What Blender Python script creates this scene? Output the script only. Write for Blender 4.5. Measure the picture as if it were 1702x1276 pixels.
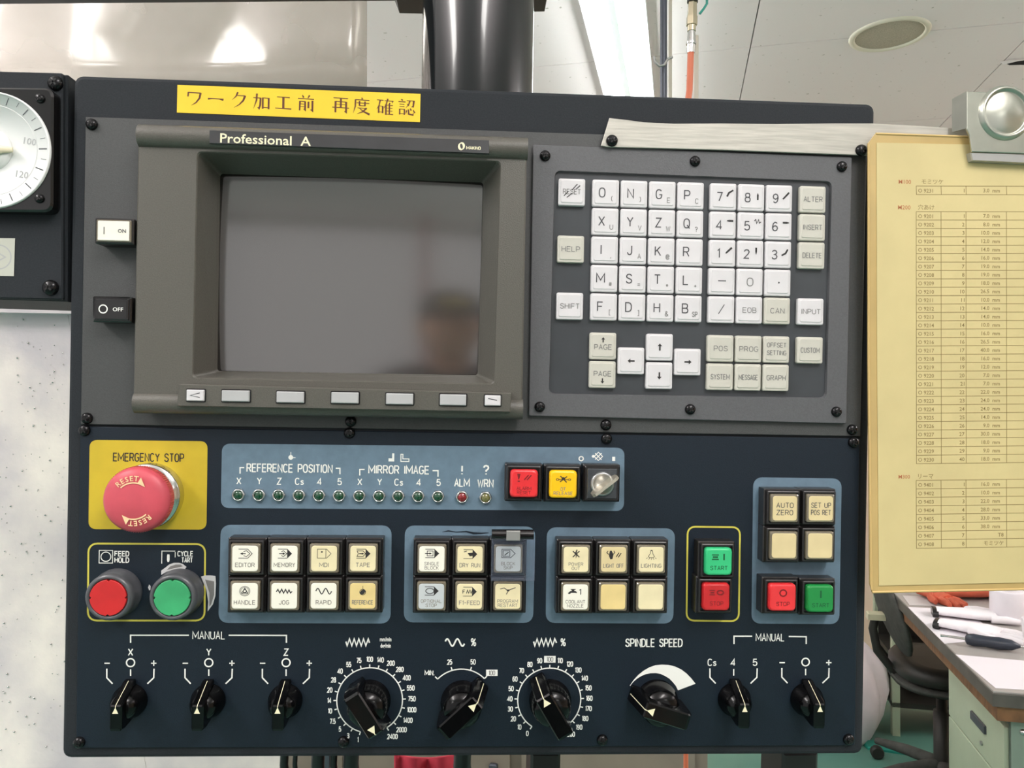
import bpy, math, random
from mathutils import Vector, Matrix
random.seed(7)
PI = math.pi
SC = bpy.context.scene
COL = SC.collection
for o in list(bpy.data.objects): bpy.data.objects.remove(o)

# ------------------------------------------------------------------ camera
FX, CX, CY = 1278.0, 851.0, 638.0
CAMZ = 1.45
PITCH = math.atan(12 / FX)
cam = bpy.data.cameras.new('camera'); cam_o = bpy.data.objects.new('camera', cam); COL.objects.link(cam_o)
cam.sensor_width = 36; cam.lens = 36 * FX / 1702; cam.clip_start = .02; cam.clip_end = 60
cam_o.location = (0, 0, CAMZ); cam_o.rotation_euler = (PI / 2 + PITCH, 0, 0)
SC.camera = cam_o
# ------------------------------------------------------------------ colour management, world
SC.view_settings.view_transform = 'Standard'; SC.view_settings.look = 'None'
SC.view_settings.gamma = 1; SC.view_settings.exposure = 0.0; SC.view_settings.use_curve_mapping = False
wd = bpy.data.worlds.new('world'); SC.world = wd; wd.use_nodes = True
bg = wd.node_tree.nodes['Background']; bg.inputs[0].default_value = (1, .98, .97, 1); bg.inputs[1].default_value = .78
# ------------------------------------------------------------------ frames of reference
cR = Matrix.Rotation(PI / 2 + PITCH, 3, 'X') @ Matrix(((1, 0, 0), (0, -1, 0), (0, 0, -1)))   # (right, down, forward) -> world
CAM = Vector((0, 0, CAMZ))
def ray(px, py): return cR @ Vector(((px - CX) / FX, (py - CY) / FX, 1.0))
def at(px, py, d): return CAM + ray(px, py) * d                     # point at camera depth d
def onz(px, py, z):                                                 # point on a horizontal plane
    r = ray(px, py); return CAM + r * ((z - CAMZ) / r.z)
# console plane, solved from the regular grids of its keys and buttons
rx, ry, rz = math.radians(.18), math.radians(-2.83), math.radians(1.02)
R0 = Matrix.Rotation(rz, 3, 'Z') @ Matrix.Rotation(ry, 3, 'Y') @ Matrix.Rotation(rx, 3, 'X')
T0 = Vector((.0008, .0014, .4942))
Rw = cR @ R0 @ Matrix(((1, 0, 0), (0, -1, 0), (0, 0, -1)))          # console local (right, up, out)
CM = Matrix.Translation(CAM + cR @ T0) @ Rw.to_4x4()
CMi = CM.inverted()
_co = CMi @ CAM
def P(px, py, h=0.0):
    """millimetres on the console plane raised by h"""
    d = CMi.to_3x3() @ ray(px, py); t = (h / 1000 - _co.z) / d.z
    return ((_co.x + d.x * t) * 1000, (_co.y + d.y * t) * 1000)
def Q(pts, h=0.0): return [P(x, y, h) for x, y in pts]
# room frame: its depth direction vanishes at x = 1132
YAW = math.atan((1132 - CX) / FX)
RMM = Matrix.Rotation(-YAW, 4, 'Z'); RMi = RMM.inverted()
def rg(px, py, z): return RMi @ onz(px, py, z)                      # room coordinates (right, depth, z)
CEIL = 2.65
DESK = .74
def lamp(name, loc, size, power, rot=(0, 0, 0), col=(1, 1, 1)):
    l = bpy.data.lights.new(name, 'AREA'); l.shape = 'RECTANGLE'; l.size, l.size_y = size; l.energy = power; l.color = col
    o = bpy.data.objects.new(name, l); COL.objects.link(o); o.location = loc; o.rotation_euler = rot; return o
# ceiling fluorescents out of the frame, above and behind the photographer
for i, (x, y) in enumerate(((-1.25, -.75), (.75, -.75), (-1.9, -3.0), (2.9, -3.0))):
    lamp('ceiling_tube_and_fill', RMM @ Vector((x, y, CEIL - .06)), (.3, 1.25), 22, (0, 0, -YAW), (1, .98, .94))
lamp('ceiling_tube_and_fill', RMM @ Vector((-1.6, 1.3, CEIL - .06)), (.3, 1.25), 16, (0, 0, -YAW), (1, .98, .94))

lamp('ceiling_tube_and_fill', RMM @ Vector((2.7, 1.9, CEIL - .06)), (.3, 1.25), 26, (0, 0, -YAW), (1, .99, .97))  # unseen fill lamp added at the right to brighten the desk
# unseen upward fill lights, added only to brighten the ceiling
for i, (x, y) in enumerate(((-1.25, -.75), (.9, -.75), (-2.7, 1.4), (-2.7, 3.6), (3.4, 1.2), (3.6, 3.3))):
    lamp('ceiling_fill_light', RMM @ Vector((x, y, CEIL - .6)), (.5, 1.25), 52 if x > 2 else 34, (PI, 0, -YAW), (1, .99, .98))
# ------------------------------------------------------------------ materials
def lin(c):
    return tuple((v / 255 / 12.92 if v / 255 <= .04045 else ((v / 255 + .055) / 1.055) ** 2.4) for v in c)
MATS = {}
def mat(name, c, rough=.5, metal=0., spec=.5, noise=0., nscale=200., bump=0., bscale=600., c2=None, emit=0., trans=0., alpha=1., coat=0., ior=1.5, stretch=None, thr=None):
    m = bpy.data.materials.new(name); m.use_nodes = True; nt = m.node_tree; b = nt.nodes['Principled BSDF']
    col = (*lin(c), 1)
    b.inputs['Base Color'].default_value = col; b.inputs['Roughness'].default_value = rough
    b.inputs['Metallic'].default_value = metal; b.inputs['Specular IOR Level'].default_value = spec
    b.inputs['Transmission Weight'].default_value = trans; b.inputs['Alpha'].default_value = alpha; b.inputs['Coat Weight'].default_value = coat
    b.inputs['IOR'].default_value = ior
    if emit: b.inputs['Emission Color'].default_value = col; b.inputs['Emission Strength'].default_value = emit
    if noise or bump:
        tc = nt.nodes.new('ShaderNodeTexCoord'); mp = nt.nodes.new('ShaderNodeMapping'); nt.links.new(tc.outputs['Object'], mp.inputs[0])
        if stretch: mp.inputs['Scale'].default_value = stretch
    if noise or c2:
        n = nt.nodes.new('ShaderNodeTexNoise'); n.inputs['Scale'].default_value = nscale; n.inputs['Detail'].default_value = 5
        nt.links.new(mp.outputs[0], n.inputs[0]); r = nt.nodes.new('ShaderNodeValToRGB'); nt.links.new(n.outputs[0], r.inputs[0])
        a = c2 or [v * (1 - noise) for v in c]; lo, hi = thr or (.3, .7)
        r.color_ramp.elements[0].position = lo; r.color_ramp.elements[1].position = hi
        r.color_ramp.elements[0].color = (*lin(a), 1); r.color_ramp.elements[1].color = col
        nt.links.new(r.outputs[0], b.inputs['Base Color'])
    if bump:
        n = nt.nodes.new('ShaderNodeTexNoise'); n.inputs['Scale'].default_value = bscale; n.inputs['Detail'].default_value = 3
        nt.links.new(mp.outputs[0], n.inputs[0]); bp = nt.nodes.new('ShaderNodeBump'); bp.inputs['Strength'].default_value = bump; bp.inputs['Distance'].default_value = .0006
        nt.links.new(n.outputs[0], bp.inputs['Height']); nt.links.new(bp.outputs[0], b.inputs['Normal'])
    MATS[name] = m; return m
mat('housing', (44, 48, 52), .6, spec=.15, noise=.12, nscale=900, bump=.25, bscale=1500)
mat('upper_plate', (69, 71, 71), .5, noise=.1, nscale=900, bump=.25, bscale=1500)
mat('lower_plate', (17, 30, 42), .5, spec=.35, noise=.1, nscale=900, bump=.2, bscale=1500)
mat('keypad_grey', (90, 91, 94), .5, noise=.08, nscale=900, bump=.2, bscale=1500)
mat('keypad_dark', (60, 64, 68), .35, noise=.08, nscale=60)
mat('bezel', (92, 90, 83), .32, noise=.1, nscale=1200, bump=.3, bscale=1600)
mat('nameplate', (62, 62, 64), .35, noise=.12, nscale=60)
mat('screen_glass', (62, 59, 56), .12, spec=1.0, ior=1.9)
mat('white_key', (214, 212, 214), .38, noise=.03, nscale=60)
mat('beige_key', (198, 196, 185), .38, noise=.03, nscale=60)
mat('grey_key', (176, 177, 178), .4)
mat('legend', (70, 70, 74), .6)
mat('legend_grey', (122, 122, 120), .6)
mat('legend_faint', (130, 126, 116), .6)
mat('legend_dark', (40, 38, 38), .6)
mat('red_dark', (120, 16, 20), .6)
mat('green_dark', (12, 84, 48), .6)
mat('print_white', (236, 238, 232), .55)
mat('print_cream', (238, 232, 196), .5)
mat('print_yellow', (222, 212, 84), .5, noise=.12, nscale=50)
mat('yellow_field', (206, 180, 42), .5, noise=.06, nscale=60)
mat('sticker_yellow', (240, 204, 44), .45, noise=.04, nscale=40)
mat('blue_field', (104, 128, 146), .5, noise=.08, nscale=160, bump=.1, bscale=1500)
mat('black_plastic', (22, 21, 22), .16, spec=.6)
mat('black_soft', (28, 27, 28), .35, spec=.5)
mat('black_housing', (32, 30, 30), .3, spec=.6)
mat('knob_black', (6, 6, 7), .17, spec=.32)
mat('screw_black', (26, 26, 28), .2, metal=.5)
mat('screw_recess', (4, 4, 4), .6)
mat('chrome', (210, 210, 208), .18, metal=1)
mat('lens_green', (14, 66, 40), .08, spec=.8, coat=.5)
mat('lens_red', (130, 16, 24), .08, spec=.8, coat=.5)
mat('lens_olive', (110, 108, 60), .08, spec=.8, coat=.5)
mat('cap_rim', (120, 112, 96), .12, spec=.7, coat=.4)
mat('cap_cream', (238, 226, 184), .4, noise=.06, nscale=70)
mat('cap_white', (240, 238, 224), .4, noise=.02, nscale=70)
mat('cap_cold', (196, 202, 204), .4, noise=.02, nscale=70)
mat('cap_amber', (236, 212, 146), .4, noise=.08, nscale=60)
mat('cap_tan', (224, 206, 158), .4, noise=.05, nscale=60)
mat('cap_red', (236, 58, 62), .25, spec=.5, noise=.08, nscale=50)
mat('cap_red_dark', (204, 42, 46), .25, noise=.1, nscale=50)
mat('cap_green', (56, 196, 128), .3, noise=.06, nscale=50)
mat('cap_green_dark', (34, 140, 68), .3, noise=.06, nscale=50)
mat('cap_yellow', (250, 196, 24), .3, noise=.04, nscale=50)
mat('estop_red', (214, 84, 98), .42, noise=.12, nscale=45, bump=.1, bscale=300)
mat('estop_print', (238, 206, 160), .5)
mat('round_red', (206, 36, 38), .45, noise=.08, nscale=60)
mat('round_green', (62, 176, 114), .45, noise=.16, nscale=45)
mat('round_bezel', (78, 80, 84), .3, spec=.6)
mat('switch_steel', (170, 172, 172), .3, metal=.9)
mat('switch_plate', (92, 96, 100), .2, metal=.6)
mat('key_steel', (222, 214, 196), .3, metal=.75)
mat('clear_plastic', (120, 130, 150), .05, alpha=.1, spec=.8)
mat('tinted_film', (90, 120, 190), .15, alpha=.38)
mat('bare_metal', (172, 172, 170), .4, metal=.6)
mat('strip_metal', (190, 187, 177), .42, metal=.25, noise=.14, nscale=30, stretch=(1, 14, 14), bump=.1, bscale=60)
mat('sleeve', (200, 172, 112), .25, noise=.08, nscale=20)
mat('sleeve_edge', (206, 176, 116), .2)
mat('paper_yellow', (210, 194, 140), .55, noise=.05, nscale=22)
mat('doc_ink', (140, 122, 78), .7)
mat('doc_red', (178, 104, 66), .7)
mat('clip_steel', (196, 198, 186), .28, metal=.85, noise=.12, nscale=30)
mat('meter_white', (232, 234, 232), .35)
mat('meter_shade', (214, 216, 214), .35)
mat('meter_ink', (60, 64, 70), .5)
mat('meter_grey', (170, 172, 172), .5)
mat('meter_needle', (214, 206, 178), .4)
mat('grey_sticker', (188, 190, 178), .5)
mat('pole_black', (20, 23, 25), .13, spec=.5, coat=.3)
mat('bracket_black', (38, 34, 34), .4)
mat('ceiling_tile', (244, 232, 233), .85, c2=(196, 184, 178), noise=.1, nscale=48, thr=(.285, .325), bump=.3, bscale=60)
mat('ceiling_gap', (120, 112, 108), .9)
mat('wall_paint', (214, 190, 168), .8, noise=.04, nscale=3)
mat('floor_paint', (104, 146, 132), .45, noise=.15, nscale=3, c2=(78, 130, 118))
mat('machine_paint', (252, 244, 234), .35, c2=(206, 200, 204), noise=.2, nscale=9, thr=(.35, .7), bump=.5, bscale=160)
mat('rust_stain', (176, 140, 104), .6)
mat('tube_glow', (246, 255, 252), .4, emit=17)
mat('fixture_white', (240, 244, 244), .4)
mat('speaker_grille', (196, 184, 166), .8, noise=.15, nscale=300)
mat('speaker_rim', (226, 216, 198), .5)
mat('hole_dark', (20, 20, 22), .9)
mat('hose_orange', (222, 118, 84), .4)
mat('brass', (196, 186, 160), .25, metal=.8)
mat('pipe_beige', (204, 196, 182), .5)
mat('pipe_steel', (84, 88, 98), .35, metal=.5)
mat('desk_vinyl', (170, 164, 160), .4, noise=.12, nscale=5)
mat('desk_edge', (96, 92, 86), .5, noise=.25, nscale=14)
mat('desk_wood', (142, 100, 66), .6, noise=.3, nscale=20, stretch=(1, 6, 1))
mat('desk_green', (186, 198, 172), .45, noise=.06, nscale=6)
mat('desk_green_dark', (136, 154, 140), .5, noise=.08, nscale=9)
mat('chair_fabric', (78, 78, 74), .9, noise=.2, nscale=40)
mat('chair_black', (44, 42, 38), .5, noise=.2, nscale=14)
mat('chair_cream', (206, 200, 170), .4)
mat('paper_white', (228, 222, 228), .6)
mat('paper_grey', (196, 190, 190), .5)
mat('glove_white', (238, 232, 236), .9)
mat('glove_red', (206, 96, 68), .6, noise=.18, nscale=20)
mat('bag_white', (238, 228, 234), .35, noise=.05, nscale=10)
mat('tool_navy', (46, 52, 64), .35)
mat('teal_plastic', (40, 150, 134), .4)
mat('cloth_red', (226, 62, 84), .8, noise=.1, nscale=20)
mat('cabinet_brown', (150, 138, 124), .6, noise=.18, nscale=4)
mat('orange_line', (226, 110, 60), .5)
# clear vinyl guard: mostly see-through, slightly milky and glossy
def vinyl():
    m = bpy.data.materials.new('vinyl'); m.use_nodes = True; nt = m.node_tree; nt.nodes.clear()
    out = nt.nodes.new('ShaderNodeOutputMaterial'); t = nt.nodes.new('ShaderNodeBsdfTransparent'); d = nt.nodes.new('ShaderNodeBsdfDiffuse'); g = nt.nodes.new('ShaderNodeBsdfGlossy'); tr = nt.nodes.new('ShaderNodeBsdfTranslucent')
    t.inputs[0].default_value = (.9, .88, .84, 1); d.inputs[0].default_value = (.5, .48, .44, 1); g.inputs['Roughness'].default_value = .12; tr.inputs[0].default_value = (.6, .58, .54, 1)
    tc = nt.nodes.new('ShaderNodeTexCoord'); n = nt.nodes.new('ShaderNodeTexNoise'); n.inputs['Scale'].default_value = 9; n.inputs['Detail'].default_value = 3; nt.links.new(tc.outputs['Object'], n.inputs[0])
    r = nt.nodes.new('ShaderNodeMapRange'); r.inputs[1].default_value = .35; r.inputs[2].default_value = .7; r.inputs[3].default_value = .34; r.inputs[4].default_value = .5; nt.links.new(n.outputs[0], r.inputs[0])
    a = nt.nodes.new('ShaderNodeAddShader'); m1 = nt.nodes.new('ShaderNodeMixShader'); m2 = nt.nodes.new('ShaderNodeMixShader'); m0 = nt.nodes.new('ShaderNodeMixShader')
    m0.inputs[0].default_value = .5; nt.links.new(d.outputs[0], m0.inputs[1]); nt.links.new(tr.outputs[0], m0.inputs[2])
    nt.links.new(r.outputs[0], m1.inputs[0]); nt.links.new(t.outputs[0], m1.inputs[1]); nt.links.new(m0.outputs[0], m1.inputs[2])
    m2.inputs[0].default_value = .05; nt.links.new(m1.outputs[0], m2.inputs[1]); nt.links.new(g.outputs[0], m2.inputs[2]); nt.links.new(m2.outputs[0], out.inputs[0])
    MATS['vinyl'] = m
vinyl()

# ------------------------------------------------------------------ mesh building
class MB:
    """collects geometry and links it as ONE mesh; numbers are millimetres unless s=1"""
    def __init__(s, sc=.001): s.v, s.f, s.m, s.sm, s.sc, s.cur, s.smooth = [], [], [], [], sc, 0, False
    def add(s, vs, fs, smooth=None):
        b = len(s.v); s.v += [tuple(p) for p in vs]
        for f in fs: s.f.append([b + i for i in f]); s.m.append(s.cur); s.sm.append(s.smooth if smooth is None else smooth)
        return s
    def loft(s, rings, cap0=True, cap1=True, smooth=False):
        n = len(rings[0]); vs = [p for r in rings for p in r]; fs = []
        for k in range(len(rings) - 1):
            for i in range(n):
                j = (i + 1) % n; fs.append((k * n + i, k * n + j, (k + 1) * n + j, (k + 1) * n + i))
        s.add(vs, fs, smooth)
        if cap0: s.add(rings[0], [tuple(range(n))[::-1]], False)
        if cap1: s.add(rings[-1], [tuple(range(n))], False)
        return s
    def box(s, x0, x1, y0, y1, z0, z1, b=0):
        p = [(x0, y0), (x1, y0), (x1, y1), (x0, y1)]
        return s.prism(p, z0, z1, b)
    def prism(s, poly, z0, z1, b=0, r=0, n=4, cap0=True, smooth=False):
        poly = ccw(poly); A = roundp(poly, r, n)
        if b:
            B = roundp(offs(poly, b), max(r - b * .5, 0), n) if r else offs(poly, b)
            return s.loft([[(*p, z0) for p in A], [(*p, z1 - b) for p in A], [(*p, z1) for p in B]], cap0, True, smooth)
        return s.loft([[(*p, z0) for p in A], [(*p, z1) for p in A]], cap0, True, smooth)
    def flat(s, poly, z): return s.add([(*p, z) for p in ccw(poly)], [tuple(range(len(poly)))])
    def lathe(s, prof, c=(0, 0, 0), n=32, smooth=True, axis='z'):
        rings = []
        for r, z in prof:
            ring = []
            for i in range(n):
                a = 2 * PI * i / n; x, y = r * math.cos(a), r * math.sin(a)
                q = (x, y, z) if axis == 'z' else ((z, x, y) if axis == 'x' else (y, z, x))
                ring.append((q[0] + c[0], q[1] + c[1], q[2] + c[2]))
            rings.append(ring)
        return s.loft(rings, prof[0][0] > 1e-6, prof[-1][0] > 1e-6, smooth)
    def tube(s, pts, rad, n=12, smooth=True, flat=1.0):
        pts = [Vector(p) for p in pts]; rs = rad if isinstance(rad, (list, tuple)) else [rad] * len(pts); rings = []
        up = None
        for i, p in enumerate(pts):
            d = (pts[min(i + 1, len(pts) - 1)] - pts[max(i - 1, 0)]).normalized()
            if up is None: up = Vector((0, 0, 1)) if abs(d.z) < .9 else Vector((1, 0, 0))
            u = d.cross(up).normalized(); w = u.cross(d).normalized(); up = w
            rings.append([tuple(p + (u * math.cos(2 * PI * k / n) + w * math.sin(2 * PI * k / n) * flat) * rs[i]) for k in range(n)])
        return s.loft(rings, True, True, smooth)
    def line(s, pts, w, z, closed=False):
        """flat stroke in the plane; pts may carry their own width (x, y, w)"""
        P_ = [Vector(p[:2]) for p in pts]; W = [(p[2] if len(p) > 2 else w) for p in pts]; n = len(P_); L, Rr = [], []
        for i in range(n):
            a = P_[(i - 1) % n] if closed or i > 0 else None; b = P_[(i + 1) % n] if closed or i < n - 1 else None
            d1 = (P_[i] - a).normalized() if a is not None else None; d2 = (b - P_[i]).normalized() if b is not None else None
            if d1 is None or d1.length < 1e-9: d1 = d2
            if d2 is None or d2.length < 1e-9: d2 = d1
            t = d1 + d2
            t = t.normalized() if t.length > 1e-6 else d1
            nn = Vector((-t.y, t.x)); k = 1 / max(.45, abs(nn.dot(Vector((-d1.y, d1.x)))))
            L.append(P_[i] + nn * W[i] / 2 * k); Rr.append(P_[i] - nn * W[i] / 2 * k)
        m = n if closed else n - 1
        return s.add([(*p, z) for p in L] + [(*p, z) for p in Rr], [(n + i, n + (i + 1) % n, (i + 1) % n, i) for i in range(m)])
    def ring(s, c, r, w, z, a0=0, a1=360, n=40):
        pts = [(c[0] + r * math.cos(math.radians(a0 + (a1 - a0) * i / n)), c[1] + r * math.sin(math.radians(a0 + (a1 - a0) * i / n))) for i in range(n + (0 if a1 - a0 == 360 else 1))]
        return s.line(pts, w, z, a1 - a0 == 360)
    def disc(s, c, r, z, n=24): return s.flat([(c[0] + r * math.cos(2 * PI * i / n), c[1] + r * math.sin(2 * PI * i / n)) for i in range(n)], z)
    def text(s, t, c, h, z, sx=1., rot=0., bold=0., align='c', sp=1.):
        vs, fs, w, cap = glyphs(t, bold, sp); k = h / cap; a = math.radians(rot); ca, sa = math.cos(a), math.sin(a)
        x0 = {'c': -w / 2, 'l': 0, 'r': -w}[align]; out = []
        for x, y in vs:
            x = (x + x0) * k * sx; y = (y - cap / 2) * k
            out.append((c[0] + x * ca - y * sa, c[1] + x * sa + y * ca, z))
        return s.add(out, fs)
    def build(s, name, mats, parent=None, loc=None):
        me = bpy.data.meshes.new(name)
        me.from_pydata([(x * s.sc, y * s.sc, z * s.sc) for x, y, z in s.v], [], s.f)
        for m in (mats if isinstance(mats, (list, tuple)) else [mats]): me.materials.append(MATS[m] if isinstance(m, str) else m)
        me.polygons.foreach_set('material_index', s.m); me.polygons.foreach_set('use_smooth', s.sm); me.update()
        o = bpy.data.objects.new(name, me); COL.objects.link(o)
        if parent: o.parent = parent
        if loc is not None: o.location = loc
        return o
def ccw(p):
    a = sum(p[i][0] * p[(i + 1) % len(p)][1] - p[(i + 1) % len(p)][0] * p[i][1] for i in range(len(p)))
    return list(p) if a > 0 else list(p)[::-1]
def offs(p, d):
    p = ccw(p); n = len(p); out = []
    for i in range(n):
        a, b, c = Vector(p[i - 1]), Vector(p[i]), Vector(p[(i + 1) % n])
        e1, e2 = (b - a).normalized(), (c - b).normalized(); n1, n2 = Vector((-e1.y, e1.x)), Vector((-e2.y, e2.x))
        k = d / max(.2, 1 + n1.dot(n2)); out.append(tuple(b + (n1 + n2) * k))
    return out
def roundp(p, r, n=4):
    if r <= 0: return list(p)
    out = []; m = len(p)
    for i in range(m):
        a, b, c = Vector(p[i - 1]), Vector(p[i]), Vector(p[(i + 1) % m]); s0 = b + (a - b).normalized() * r; s1 = b + (c - b).normalized() * r
        for k in range(n + 1):
            t = k / n; q = s0 * (1 - t) ** 2 + b * 2 * t * (1 - t) + s1 * t * t
            cen = s0 + s1 - b; dq = (q - cen); q = cen + dq.normalized() * (dq.length * .35 + r * .65) if dq.length > 1e-9 else q
            out.append(tuple(q))
    return out
_G = {}
def glyphs(t, bold, sp):
    key = (t, bold, sp)
    if key in _G: return _G[key]
    cu = bpy.data.curves.new('t', 'FONT'); cu.body = t; cu.size = 1; cu.resolution_u = 2; cu.offset = bold; cu.space_character = sp
    o = bpy.data.objects.new('t', cu); COL.objects.link(o); bpy.context.view_layer.update()
    me = bpy.data.meshes.new_from_object(o.evaluated_get(bpy.context.evaluated_depsgraph_get()))
    vs = [(v.co.x, v.co.y) for v in me.vertices]; fs = [tuple(p.vertices) for p in me.polygons]
    bpy.data.objects.remove(o); bpy.data.curves.remove(cu); bpy.data.meshes.remove(me)
    xs = [v[0] for v in vs] or [0]; x0 = min(xs); vs = [(x - x0, y) for x, y in vs]
    _G[key] = (vs, fs, max(xs) - x0, .70); return _G[key]
import math as _m
def _arc(cx, cy, rx_, ry_, a0, a1, n, e=2.6):
    out = []
    for i in range(n + 1):
        a = _m.radians(a0 + (a1 - a0) * i / n); c, s_ = _m.cos(a), _m.sin(a)
        out.append((cx + rx_ * abs(c) ** (2 / e) * (1 if c > 0 else -1), cy + ry_ * abs(s_) ** (2 / e) * (1 if s_ > 0 else -1)))
    return out
_O = _arc(2, 3, 2, 3, 90, 450, 24)
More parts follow.
